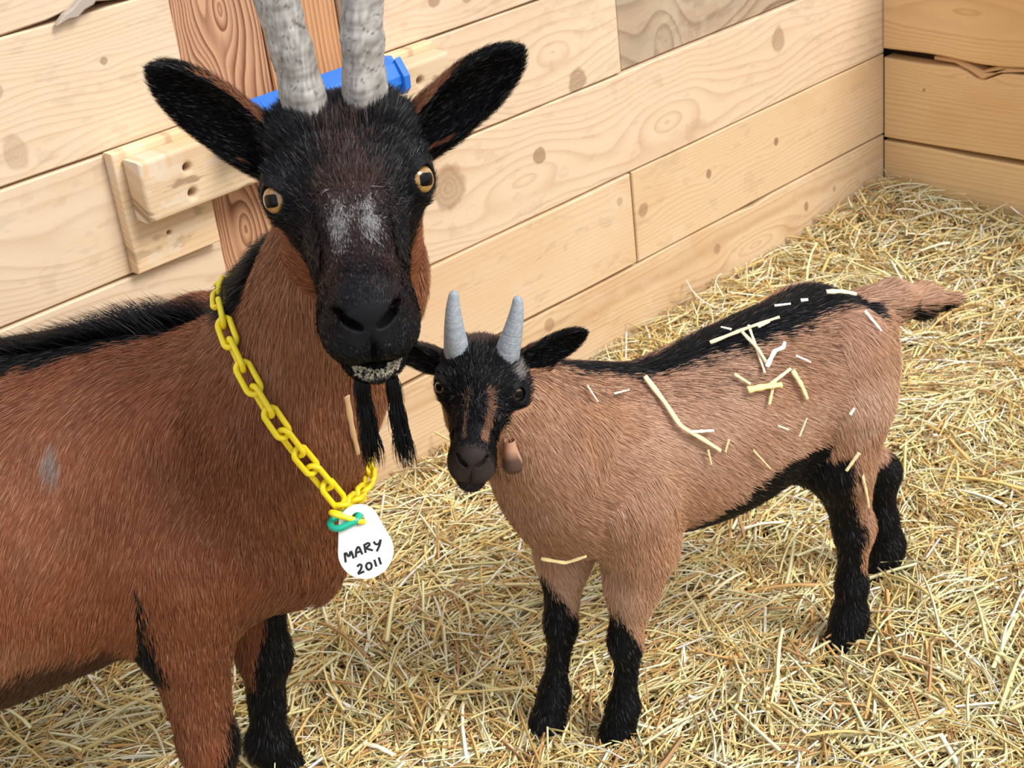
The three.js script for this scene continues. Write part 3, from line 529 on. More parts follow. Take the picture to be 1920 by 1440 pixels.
function doeHair(p, id, n, r, cc) {
  const q = DH.inv(p), w = noise3(p[0] * 16, p[1] * 16, p[2] * 16, 70) - 0.5;
  if (id === 'head') {
    const nose = q[2] > 0.118 && q[1] > -0.05; if (nose && q[2] > 0.142 && q[1] > -0.012 && Math.abs(q[0]) < 0.024) return null;
    const ey = Math.hypot(Math.abs(q[0]) - 0.0655, q[1] - 0.0215, q[2] - 0.0105); if (ey < 0.0152) return null;
    const part0 = sstep(0.02, 0.075, q[2] + (r() - 0.5) * 0.04), d = DH.dir(q[0] * lerp(10, 16, part0) * (1 - 0.6 * sstep(0.07, 0.1, q[2])) + w * 0.6 + (r() - 0.5) * 0.5, 0.1, lerp(-1, 0.9, part0) + w * 0.5);
    const top = q[2] < -0.02 && q[1] > 0.02; return { dir: d, len: (nose ? 0.0045 : Math.abs(q[0]) < 0.03 && q[2] > 0.035 && q[1] > 0 ? 0.006 : ey < 0.022 ? 0.004 : q[2] > 0.08 ? 0.007 : top ? 0.02 : 0.012) * (0.7 + 0.6 * r()), wid: 0.0006, tilt: 0.22 + 0.25 * r() + (top ? 0.3 * r() : 0) };
  }
  if (id === 'ear') return { dir: DH.dir(q[0] > 0 ? 0.8 : -0.8, 0.5, -0.1 + w * 0.4), len: 0.008 + 0.006 * r(), wid: 0.0006, tilt: 0.2 + 0.35 * r() };
  if (id === 'neck') { const lo = sstep(0.15, 0.3, p[2]); return { dir: [-0.15 + w * 0.7, -1, -0.25 + w * 0.5], len: (cc.kind === 'black' ? 0.03 : 0.016) * (0.7 + 0.6 * r()), wid: 0.00062, tilt: (cc.kind === 'black' ? 0.4 : 0.08) + 0.2 * r() }; }
  if (id === 'fore' || id === 'hind') return { dir: [-0.15 + w * 0.4, -1, w * 0.3], len: 0.014 * (0.7 + 0.6 * r()), wid: 0.0007, tilt: 0.12 + 0.2 * r() };
  const ridge = sstep(0.03, 0.0, Math.abs(p[2])) * sstep(0.66, 0.7, p[1]);
  if (ridge > 0.3) return { dir: [-1, 0.2, w], len: (0.022 + 0.016 * sstep(-0.25, -0.03, p[0])) * (0.6 + 0.7 * r()), wid: 0.0008, tilt: 0.45 + 0.5 * r() };
  return { dir: [-0.55 + w * 0.8, -1 + 0.5 * sstep(0.55, 0.7, p[1]), w * 0.5], len: 0.018 * (0.7 + 0.6 * r()), wid: 0.0006, tilt: 0.06 + 0.13 * r() };
}
makeBody(doe, doeF, DH, 1, {
  lo: [-0.82, -0.02, -0.24], hi: [0.4, 1.0, 0.34], seed: 11, hairs: 490000, color: doeColor, hair: doeHair,
  density: (p, id, n) => { if (id === 'tail' || p[0] < -0.5) return 0.25; const facing = n[2] > -0.25 || n[1] > 0.5; return (facing ? 1 : 0.25) * (id === 'head' || id === 'ear' ? 3.2 : id === 'neck' ? 1.3 : 1); },
});
for (const x of [-1, 1]) addEye(doe, DH, 1, x, { iris: lin('#c99a55'), iris2: lin('#7d5526'), eyeM, pupilM });
{ // horns
  const M = mat({ vertexColors: true, roughness: 0.7 });
  for (const x of [-1, 1]) {
    const P0 = (a, b, c) => DH.p(x * a, b, c), f = DH.dir(x * -0.25, 0.35, 0.9);
    const pts = [{ p: P0(0.025, 0.03, -0.05), a: 0.025, b: 0.02, f }, { p: P0(0.027, 0.075, -0.066), a: 0.0225, b: 0.0185 }, { p: P0(0.034, 0.13, -0.095), a: 0.0215, b: 0.018 }, { p: P0(0.046, 0.18, -0.14), a: 0.020, b: 0.017 }, { p: P0(0.062, 0.215, -0.2), a: 0.017, b: 0.0145 }, { p: P0(0.08, 0.225, -0.265), a: 0.012, b: 0.0105 }, { p: P0(0.095, 0.21, -0.32), a: 0.005, b: 0.0045 }];
    part('horn', hornGeo(pts, 40 + x, lin('#c4c0ba'), lin('#6e6963'), 0.13, 0.065), M, doe);
  }
}

// ---------------------------------------------------------------- the kid
const kid = thing('kid_goat', 'small tan and black kid goat with short grey horns and straw on its back', 'goat');
kid.position.set(-1.520, 0, 0.771); kid.rotation.y = 162.12 * Math.PI / 180;
const kidF = new Field(), KS = 0.66;
const KH = headFrame([0.339, 0.568, -0.034], unit([-0.861, -0.184, -0.474]), unit([0.023, 0.917, -0.398]), unit([0.508, -0.354, -0.785]));
{
  const F = kidF;
  F.trunk('trunk', [[-0.205, 0.455, 0.05, 0.06, 0.052], [-0.165, 0.445, 0.084, 0.09, 0.075], [-0.1, 0.425, 0.108, 0.112, 0.09], [0, 0.402, 0.123, 0.118, 0.095], [0.1, 0.398, 0.117, 0.112, 0.088], [0.18, 0.41, 0.115, 0.098, 0.075], [0.235, 0.425, 0.095, 0.09, 0.06]], 0.02, 0.04);
  F.ell('trunk', [0.245, 0.385, 0], [0.055, 0.075, 0.055], 0.04);
  for (const z of [-1, 1]) { F.ell('trunk', [0.195, 0.405, z * 0.05], [0.06, 0.085, 0.035], 0.04); F.ell('hind', [-0.148, 0.42, z * 0.05], [0.062, 0.095, 0.042], 0.04); }
  const leg = (id, pts, k = 0.015) => { for (let i = 0; i < pts.length - 1; i++) F.cone(id, pts[i].slice(0, 3), pts[i + 1].slice(0, 3), pts[i][3], pts[i + 1][3], k); };
  leg('fore', [[0.175, 0.38, -0.055, 0.05], [0.165, 0.31, -0.05, 0.038], [0.175, 0.255, -0.045, 0.028], [0.19, 0.175, -0.04, 0.019]], 0.03);
  F.ell('fore', [0.192, 0.168, -0.04], [0.02, 0.028, 0.019], 0.01);
  leg('fore', [[0.188, 0.16, -0.04, 0.015], [0.198, 0.085, -0.037, 0.0135], [0.2, 0.07, -0.036, 0.018], [0.212, 0.03, -0.035, 0.023]], 0.012); hoof(kid, [0.214, 0.012, -0.035], 0, 0.8);
  leg('fore', [[0.2, 0.38, 0.045, 0.045], [0.21, 0.31, 0.042, 0.036], [0.225, 0.265, 0.04, 0.027], [0.24, 0.178, 0.036, 0.019]], 0.03);
  F.ell('fore', [0.242, 0.172, 0.036], [0.02, 0.028, 0.019], 0.01);
  leg('fore', [[0.24, 0.165, 0.036, 0.015], [0.26, 0.085, 0.036, 0.0135], [0.262, 0.07, 0.036, 0.018], [0.277, 0.03, 0.036, 0.023]], 0.012); hoof(kid, [0.278, 0.012, 0.036], 0, 0.8);
  leg('hind', [[-0.138, 0.40, -0.05, 0.056], [-0.128, 0.325, -0.054, 0.04], [-0.155, 0.21, -0.05, 0.0215], [-0.15, 0.12, -0.05, 0.0155], [-0.147, 0.07, -0.05, 0.019], [-0.132, 0.03, -0.05, 0.024]], 0.025); hoof(kid, [-0.13, 0.012, -0.05], 0, 0.8);
  leg('hind', [[-0.165, 0.40, 0.05, 0.055], [-0.2, 0.3, 0.052, 0.04], [-0.28, 0.2, 0.052, 0.0225], [-0.283, 0.12, 0.052, 0.0165], [-0.29, 0.075, 0.052, 0.021], [-0.276, 0.03, 0.052, 0.024]], 0.025); hoof(kid, [-0.272, 0.012, 0.052], 0, 0.8);
  F.ell('hind', [-0.1, 0.325, 0], [0.05, 0.03, 0.045], 0.03);
  leg('tail', [[-0.195, 0.488, 0, 0.024], [-0.25, 0.486, 0, 0.021], [-0.3, 0.475, 0, 0.014], [-0.345, 0.464, 0, 0.005]], 0.02);
  leg('neck', [[0.215, 0.445, 0.0, 0.08], [0.285, 0.535, -0.012, 0.053]], 0.05);
  leg('neck', [[0.25, 0.43, -0.005, 0.06], [0.31, 0.53, -0.025, 0.045]], 0.04);
  addHead(F, KH, KS, { lid: 0.96, brow: 1.16, muzzle: 0.92, gape: 0.001, earR: { len: 0.125, wide: 0.024, dir: [-0.95, 0.12, -0.2], face: [-0.1, 0.2, 0.95] }, earL: { len: 0.135, wide: 0.025, dir: [0.84, 0.5, -0.3], face: [0.1, 0.2, 0.95] } });
}
const KID = { tan: lin('#c2957a'), warm: lin('#bb8862'), light: lin('#dfbfa4'), dark: lin('#93684c'), grey: lin('#9a928e'), db: lin('#5c463c') };
function kidColor(p, id, n, rnd) {
  const r = rnd ?? (() => 0.5), b1 = fbm2(p[0] * 12 + p[2] * 6, p[1] * 12, 203), b2 = noise3(p[0] * 80, p[1] * 60, p[2] * 80, 208) - 0.5, b3 = noise3(p[0] * 300, p[1] * 260, p[2] * 300, 218) - 0.5, blur = (r() - 0.5) * 0.012 + b2 * 0.01;
  let c = mix3(KID.tan, KID.warm, clamp(0.45 + b1 * 1.5, 0, 1)); c = mix3(c, KID.dark, clamp(0.1 + b2 * 0.5 - fbm2(p[0] * 9, p[1] * 9, 263) * 0.8, 0, 0.5)); c = mix3(c, KID.light, clamp(fbm2(p[0] * 8 + 5, p[1] * 9, 283) * 1.6, 0, 0.5)); let kind = 'tan';
  const q = KH.inv(p).map((v) => v / KS), ax = Math.abs(q[0]), y = q[1], z = q[2], black = () => { c = BLACK; kind = 'black'; };
  if (id === 'ear') { const inner = n[0] * KH.M[2][0] + n[1] * KH.M[2][1] + n[2] * KH.M[2][2]; black(); if (inner < 0 && Math.hypot(ax - 0.05, y - 0.012, z + 0.06) < 0.06) c = KID.db; }
  else if (id === 'head') {
    black();
    if (y < -0.006 - 0.16 * z + blur * 1.5 && z < 0.115 && ax > 0.012) { c = mix3(KID.tan, KID.warm, 0.5); kind = 'tan'; }
    if (y > -0.01 && z > 0.03 && z < 0.115 && ax > 0.012 + blur * 0.5 && ax < (q[0] > 0 ? 0.024 : 0.019) + blur * 0.5 && (q[0] > 0 || r() < 0.55)) c = mix3(KID.db, KID.dark, (q[0] > 0 ? 0.6 : 0.2) + b3);
    if (y > 0 && Math.hypot((ax - 0.062) * 1.6, z + 0.018) < 0.016 + blur && q[0] > 0) c = mix3(BLACK, KID.grey, 0.6);
    if (z < -0.05 && y > 0.02 && ax < 0.03) c = mix3(BLACK, KID.db, 0.7);
    if (z > 0.125) c = lin('#332b29');
  } else if (id === 'trunk' || id === 'neck') {
    const top = lerp(0.515, 0.52, sstep(-0.2, 0.2, p[0]));
    const half = lerp(0.02, 0.044, sstep(0.16, -0.1, p[0])); if (Math.abs(p[2]) > half && Math.abs(p[2]) < half + 0.035 && p[1] > 0.47 && rnd && r() < 0.35) c = mix3(KID.dark, KID.db, 0.4); if (Math.abs(p[2]) < half + blur * 1.4 && p[1] > 0.47 && n[1] > 0.25 && p[0] < 0.24 && p[0] > -0.215) black();
    if (n[1] < -0.1 + blur * 12 - 4.5 * Math.max(0, p[0] + 0.02) && p[1] < 0.38 && p[0] < 0.13) black();
    if (p[0] > 0.2 && p[1] < 0.325 + blur && Math.abs(p[2]) < 0.03) black();
  } else if (id === 'fore') {
    const fx = p[2] < 0 ? 0.19 : 0.238, front = p[0] - fx; if (p[1] < 0.192 + front * 2.2 + blur * 2 + (p[2] > 0 ? 0.018 : 0)) black();
  } else if (id === 'hind') {
    if (p[2] < 0.02) { const ax2 = lerp(-0.122, -0.158, sstep(0.33, 0.2, p[1])), front = p[0] - ax2; if (p[1] < 0.15 + blur || (front > 0.004 + blur && p[1] < 0.362 + blur) ) black(); }
    else if (p[1] < 0.235 + blur) black();
  } else if (id === 'tail') { if (p[1] < 0.478 + 0.22 * (p[0] + 0.28) + blur * 0.8 && p[0] < -0.245 + blur * 2) black(); else c = mix3(c, KID.dark, 0.25); }
  if (rnd) { if (kind === 'black') c = r() < 0.05 ? mix3(c, KID.grey, 0.3) : jit(c, r, 0.7); else { const k = r(); c = jit(k < 0.16 ? mix3(c, KID.light, 0.5) : k > 0.9 ? mix3(c, KID.dark, 0.5) : c, r, 0.25); } }
  return { c, kind };
}
function kidHair(p, id, n, r, cc) {
  const q = KH.inv(p).map((v) => v / KS), w = noise3(p[0] * 22, p[1] * 22, p[2] * 22, 270) - 0.5;
  if (id === 'head') {
    const ey = Math.hypot(Math.abs(q[0]) - 0.0655, q[1] - 0.0215, q[2] - 0.0105); if (ey < 0.0152) return null;
    const nose = q[2] > 0.13 && q[1] > -0.045; if (nose && r() < 0.5) return null;
    const part0 = sstep(0.02, 0.075, q[2] + (r() - 0.5) * 0.04), d = KH.dir(q[0] * lerp(10, 16, part0) * (1 - 0.6 * sstep(0.07, 0.1, q[2])) + w * 0.6 + (r() - 0.5) * 0.5, 0.1, lerp(-1, 0.9, part0) + w * 0.5), top = q[2] < -0.02 && q[1] > 0.02;
    return { dir: d, len: (nose ? 0.003 : ey < 0.022 ? 0.003 : q[2] > 0.08 ? 0.005 : top ? 0.014 : 0.009) * (0.7 + 0.6 * r()), wid: 0.0006, tilt: 0.25 + 0.3 * r() };
  }
  if (id === 'ear') return { dir: KH.dir(q[0] > 0 ? 0.9 : -0.9, 0.3, -0.1 + w * 0.4), len: 0.006 + 0.004 * r(), wid: 0.0006, tilt: 0.2 + 0.35 * r() };
  if (id === 'tail') return { dir: [-1, -0.25 + w, w], len: (p[0] < -0.31 ? 0.034 : 0.024) * (0.7 + 0.6 * r()), wid: 0.0008, tilt: 0.1 + 0.2 * r() };
  if (id === 'fore' || id === 'hind') return { dir: [-0.25 + w * 0.4, -1, w * 0.4], len: (p[1] > 0.28 ? 0.016 : 0.011) * (0.7 + 0.6 * r()), wid: 0.0007, tilt: 0.15 + 0.25 * r() };
  if (id === 'neck') return { dir: [-0.4 + w * 0.8, -1, w * 0.6], len: 0.015 * (0.7 + 0.6 * r()), wid: 0.0007, tilt: 0.12 + 0.2 * r() };
  return { dir: [-0.9 + w * 0.7, -0.75, w * 0.5], len: 0.015 * (0.7 + 0.6 * r()), wid: 0.0007, tilt: 0.1 + 0.18 * r() };
}
makeBody(kid, kidF, KH, KS, {
  lo: [-0.42, -0.01, -0.16], hi: [0.44, 0.7, 0.16], seed: 12, hairs: 280000, color: kidColor, hair: kidHair,
  density: (p, id, n) => { const facing = n[2] < 0.25 || n[1] > 0.5 || n[0] > 0.3; return (facing ? 1 : 0.3) * (id === 'head' || id === 'ear' ? 2.4 : id === 'tail' ? 1.6 : 1); },
});
for (const x of [-1, 1]) addEye(kid, KH, KS, x, { iris: lin('#6a584a'), iris2: lin('#463830'), eyeM, pupilM });
{
  const M = mat({ vertexColors: true, roughness: 0.6 });
  for (const x of [-1, 1]) {
    const P0 = (a, b, c) => KH.p(x * a, b, c), f = KH.dir(0, 0.2, 1);
    const pts = [{ p: P0(0.0265, 0.022, -0.028), a: 0.0155, b: 0.0148, f, keel: 0 }, { p: P0(0.0285, 0.042, -0.032), a: 0.0142, b: 0.0136 }, { p: P0(0.032, 0.062, -0.04), a: 0.0115, b: 0.011 }, { p: P0(0.0345, 0.082, -0.051), a: 0.0088, b: 0.0082 }, { p: P0(0.0345, 0.097, -0.061), a: 0.0052, b: 0.0048 }];
    part('horn', hornGeo(pts, 60 + x, lin('#b3bdc6'), lin('#7d858d'), 0.03, 0.012), M, kid);
  }
  // wattle hanging from the throat
  const w = new THREE.LatheGeometry([[0.0001, -0.05], [0.008, -0.047], [0.0105, -0.038], [0.009, -0.026], [0.006, -0.012], [0.005, 0]].map(([a, b]) => new THREE.Vector2(a, b)), 18), c = [];
  for (let i = 0; i < w.attributes.position.count; i++) c.push(...(w.attributes.position.getY(i) < -0.03 + 0.02 * noise2(i * 0.3, 1, 6) ? KID.db : KID.tan));
  w.setAttribute('color', new THREE.Float32BufferAttribute(c, 3));
  const wm = part('wattle', w, skinM, kid); wm.position.set(0.328, 0.526, -0.078); wm.scale.set(1.2, 0.8, 1.2); wm.userData.label = 'furry brown skin wattle';
}

// ---------------------------------------------------------------- collar: yellow plastic chain with a white name tag
{
  const collar = thing('chain_collar', 'yellow plastic chain collar with white name tag round the neck of the brown doe', 'collar');
  collar.position.copy(doe.position); collar.rotation.copy(doe.rotation);
  const yellow = new THREE.MeshPhysicalMaterial({ color: '#f5dc1e', roughness: 0.4, clearcoat: 0.2 }), green = new THREE.MeshPhysicalMaterial({ color: '#12b392', roughness: 0.35, clearcoat: 0.2 });
  const T = [0.046, 0.738, 0.165], B = [0.118, 0.568, 0.215], Q = [0.1, 0.60, 0.05], C = [0.088, 0.68, 0.12];
  const U = unit([B[0] - T[0], B[1] - T[1], B[2] - T[2]]), Nn = unit(cross(U, [Q[0] - T[0], Q[1] - T[1], Q[2] - T[2]])), W = cross(Nn, U), toP = (a, b) => [0, 1, 2].map((i) => O[i] + U[i] * a + W[i] * b);
  const dn = (C[0] - T[0]) * Nn[0] + (C[1] - T[1]) * Nn[1] + (C[2] - T[2]) * Nn[2], O = C.map((v, i) => v - Nn[i] * dn), pts = [];
  for (let k = 0; k < 120; k++) { const th = k / 120 * Math.PI * 2, d = [0, 1, 2].map((i) => U[i] * Math.cos(th) + W[i] * Math.sin(th)); let r = 0.01; while (r < 0.3 && doeF.at(O[0] + d[0] * r, O[1] + d[1] * r, O[2] + d[2] * r) < 0.007) r += 0.001; pts.push([r * Math.cos(th), r * Math.sin(th)]); }
  const low = [0, 1, 2].map((i) => B[i] - O[i]); pts.push([low[0] * U[0] + low[1] * U[1] + low[2] * U[2], low[0] * W[0] + low[1] * W[1] + low[2] * W[2]]);
  pts.sort((a, b) => a[0] - b[0] || a[1] - b[1]); const turn = (o, a, b) => (a[0] - o[0]) * (b[1] - o[1]) - (a[1] - o[1]) * (b[0] - o[0]), half = (l) => { const h = []; for (const p of l) { while (h.length > 1 && turn(h[h.length - 2], h[h.length - 1], p) <= 0) h.pop(); h.push(p); } h.pop(); return h; };
  let hull = [...half(pts), ...half([...pts].reverse())]; // the taut loop
  const iB = hull.reduce((m, p, i) => p[0] > hull[m][0] ? i : m, 0); hull = [...hull.slice(iB), ...hull.slice(0, iB + 1)];
  const loop = new THREE.CurvePath(); for (let i = 0; i < hull.length - 1; i++) loop.add(new THREE.LineCurve3(V3(...toP(...hull[i])), V3(...toP(...hull[i + 1]))));
  const len = loop.getLength(), n = Math.round(len / 0.024 / 2) * 2 - 1;
  const stadium = (a, b) => { const c = new THREE.CurvePath(); const p = []; for (let i = 0; i < 40; i++) { const t = i / 40 * Math.PI * 2; p.push(V3(Math.cos(t) * b + 0, Math.sin(t) * b + Math.sign(Math.sin(t)) * a, 0)); } return new THREE.CatmullRomCurve3(p, true, 'catmullrom', 0.5); };
  const linkG = new THREE.TubeGeometry(stadium(0.0095, 0.007), 56, 0.0029, 10, true);
  for (let i = 0; i < n; i++) {
    const u = (i + 0.75) / (n + 0.5), p = loop.getPointAt(u), a = loop.getPointAt(Math.max(0, u - 0.012)), b = loop.getPointAt(Math.min(1, u + 0.012)), Y = b.clone().sub(a).normalize();
    const g = V3(...doeF.grad(p.x, p.y, p.z)), X0 = new THREE.Vector3().crossVectors(Y, g).normalize(), Z0 = new THREE.Vector3().crossVectors(X0, Y), ang = (i % 2 ? 0.62 : -0.62) + 0.1 * Math.sin(i * 2.3);
    const X = X0.clone().multiplyScalar(Math.cos(ang)).addScaledVector(Z0, Math.sin(ang)), Z = new THREE.Vector3().crossVectors(X, Y), l = part('chain_link', linkG, yellow, collar);
    l.applyMatrix4(new THREE.Matrix4().makeBasis(X, Y, Z).setPosition(p.clone().addScaledVector(g, 0.003)));
  }
  // name tag: hangs straight down, turned to the camera's side of the neck
  const sh = new THREE.Shape(), w0 = 0.0195, w1 = 0.0268, H = 0.074; // top radius, bottom radius
  sh.absarc(0, -w0, w0, Math.PI * 0.93, Math.PI * 0.07, true); sh.absarc(0, -H + w1, w1, Math.PI * 0.06, Math.PI * 0.94, true);
  const hole = new THREE.Path(); hole.absarc(0, -0.0135, 0.0068, 0, Math.PI * 2, false); sh.holes.push(hole);
  const tagG = new THREE.ExtrudeGeometry(sh, { depth: 0.0018, bevelEnabled: true, bevelSize: 0.0005, bevelThickness: 0.0005, bevelSegments: 2, curveSegments: 32 });
  const tagM = part('name_tag', tagG, new THREE.MeshPhysicalMaterial({ color: '#f3f2f0', roughness: 0.35, clearcoat: 0.3 }), collar); tagM.userData.label = 'white plastic tag with black handwriting';
  const Zt = V3(0.2, 0.32, 0.9).normalize(), Yt = V3(-0.08, 1, -0.25); Yt.addScaledVector(Zt, -Yt.dot(Zt)).normalize(); const Xt = new THREE.Vector3().crossVectors(Yt, Zt);
  tagM.applyMatrix4(new THREE.Matrix4().makeBasis(Xt, Yt, Zt).setPosition(B[0] + 0.012, B[1] + 0.008, B[2] + 0.016));
  const S = [ // pen strokes, millimetres from the tag's top centre
    [[-19, -45], [-18, -36.5], [-17, -36], [-15, -41], [-12.5, -35.5], [-11.5, -43.5]], [[-9.5, -43], [-8, -37], [-6.2, -34.4], [-4.8, -34.5], [-3.6, -42]], [[-8.6, -39], [-3.9, -38.5]],
    [[-0.5, -41.5], [0, -33.8]], [[-0.8, -34], [3.5, -33], [4.6, -35], [1, -37.3], [6, -41]], [[8.4, -33], [9.6, -36], [12.2, -36.4], [14.8, -33]], [[14.8, -33], [12.6, -38], [9, -43]],
    [[-10.5, -52], [-8, -50.5], [-6.5, -52], [-8, -55.5], [-11.5, -58.8], [-5.5, -58.2]], [[-0.5, -51], [-3, -53.5], [-2, -57.8], [1, -57], [1.8, -53], [-0.5, -51]], [[5.2, -50], [5.6, -57]], [[9.4, -49], [9.8, -56.2]]];
  const ink = mergeGeometries(S.map((l) => new THREE.TubeGeometry(new THREE.CatmullRomCurve3(l.map(([x, y]) => V3(x / 880, y / 1000 * 1.04 - 0.0062, 0)), false, 'catmullrom', 0.35), 20, 0.0013, 6).scale(1, 1, 0.25)));
  ink.translate(0, 0.001, 0.0024); part('handwriting', ink, mat({ color: '#16171c', roughness: 0.5 }), tagM).userData.label = 'black handwritten letters';
  const ring = part('split_link', new THREE.TubeGeometry(stadium(0.0062, 0.009), 48, 0.0038, 10, true), green, collar); ring.userData.label = 'green plastic split link';
  ring.applyMatrix4(new THREE.Matrix4().makeBasis(Yt.clone().multiplyScalar(-0.35).addScaledVector(Xt, 0.2).addScaledVector(Zt, 0.9).normalize(), Xt, new THREE.Vector3().crossVectors(Yt.clone().multiplyScalar(-0.35).addScaledVector(Xt, 0.2).addScaledVector(Zt, 0.9).normalize(), Xt).normalize()).setPosition(B[0] + 0.001, B[1] - 0.004, B[2] + 0.021));
  const last = part('chain_link', linkG, yellow, collar); last.applyMatrix4(new THREE.Matrix4().makeBasis(Zt, Xt.clone().addScaledVector(Yt, -0.6).normalize(), new THREE.Vector3().crossVectors(Zt, Xt.clone().addScaledVector(Yt, -0.6).normalize())).setPosition(B[0] + 0.004, B[1] - 0.002, B[2] + 0.02));
}
// beard and crumbs
{
  const rnd = RNG(5), hb = new Hair();
  for (const [x, z] of [[-0.013, 0.106], [0.01, 0.112]]) {
    const tuft = new Hair();
    for (let k = 0; k < 150; k++) {
      const a = rnd() * 6.28, rr = 0.0032 * Math.sqrt(rnd()), p0 = DH.p(x + Math.cos(a) * rr, -0.066, z + Math.sin(a) * rr); let p = V3(...p0); const L = 0.1 + 0.022 * rnd(), segs = 4;
      const out = V3(...DH.dir(x * 4 + Math.cos(a) * 0.1, 0, 0.0)); let d = V3(...DH.dir(x * 8, -0.6, 0.1)).multiplyScalar(0.2).add(V3(0, -1, 0)).addScaledVector(out, 0.5).normalize();
      for (let i = 0; i < segs; i++) { const dir = [d.x, d.y, d.z], side = unit(cross(dir, [0.3 - rnd() * 0.6, 0.2, 1])), nn = unit(cross(side, dir)); tuft.add([p.x, p.y, p.z], nn, dir, L / segs * 1.25, 0.0009, 0, jit(BLACK, rnd, 0.8), (rnd() - 0.5) * 2); p.addScaledVector(d, L / segs); d.add(V3((rnd() - 0.5) * 0.09, -0.3, (rnd() - 0.5) * 0.09)).normalize(); }
    }
    tuft.build('beard_tuft', doe, hairM);
  }
  // pale feed crumbs stuck along the lower lip
  const N = 420, im = new THREE.InstancedMesh(new THREE.IcosahedronGeometry(1, 0), mat({ color: '#ffffff', roughness: 0.8 }), N), M = new THREE.Matrix4(), q = new THREE.Quaternion(), col = new Float32Array(N * 3), d = DH.dir(0, 0.25, -1), c1 = lin('#cbc2a2'), c2 = lin('#8f8a7c');
  for (let i = 0; i < N; i++) {
    const stray = rnd() < 0.12, x = stray ? (rnd() - 0.5) * 0.062 - 0.004 : 0.003 + (rnd() - 0.5) * 0.044, y = stray ? -0.05 - 0.016 * rnd() : -0.0515 - 0.0075 * rnd() + 5 * x * x, h = doeF.hit(DH.p(x, y - 0.025, 0.25), d, 0.0006, 0.3) ?? DH.p(x, y, 0.15);
    q.setFromEuler(new THREE.Euler(rnd() * 6, rnd() * 6, rnd() * 6)); const s = (stray ? 0.0005 : 0.0009) * (0.6 + rnd()); M.compose(V3(...h), q, V3(s, s * 0.7, s * 1.3)); im.setMatrixAt(i, M); col.set(mix3(c1, c2, rnd()), i * 3);
  }
  im.instanceColor = new THREE.InstancedBufferAttribute(col, 3); im.name = 'lip_crumbs'; im.userData.kind = 'stuff'; im.userData.label = 'pale crumbs stuck to the lip'; lit(im); doe.add(im);
}



// ---------------------------------------------------------------- straw bedding
const strawH = (x, z) => { // height of the heaped straw
  const corner = Math.exp(-((x * x) / 0.25 + (z * z) / 0.3)) * 0.04, wall = 0.02 * Math.exp(-z / 0.08), n = fbm2(x * 3.1, z * 3.1, 301) * 0.05 + fbm2(x * 9, z * 9, 305) * 0.025;
  return Math.max(0.012, 0.034 + corner + wall + n * 0.8);
};
const STR = ['#f4e6ba', '#f0dca4', '#e6cf94', '#f6eed6', '#dfc285', '#d4b076', '#f1e9d0', '#c8a06c', '#e5deba', '#fbf7ec', '#dbd5a8', '#b8906a'].map(lin);
function strawGeo(n, bend, taper, twist) { // lens section; x along, z across, y up; y is in units of the length, z in widths
  const pos = [], idx = [], R = 4;
  for (let i = 0; i <= n; i++) { const t = i / n, x = t - 0.5, w = 0.5 * (1 - taper * t), a = twist * x, y = bend * (0.25 - x * x); pos.push(x, y, -w, x, y + 0.012, -0.1 * w, x, y, w, x, y - 0.008, 0.1 * w); }
  for (let i = 0; i < n; i++) for (let j = 0; j < R; j++) { const a = i * R + j, b = i * R + (j + 1) % R; idx.push(a, a + R, b + R, a, b + R, b); }
  idx.push(0, 1, 2, 0, 2, 3); const e = n * R; idx.push(e, e + 2, e + 1, e, e + 3, e + 2);
  return geoFrom(pos, idx);
}
const strawM = mat({ color: '#ffffff', roughness: 0.5 });
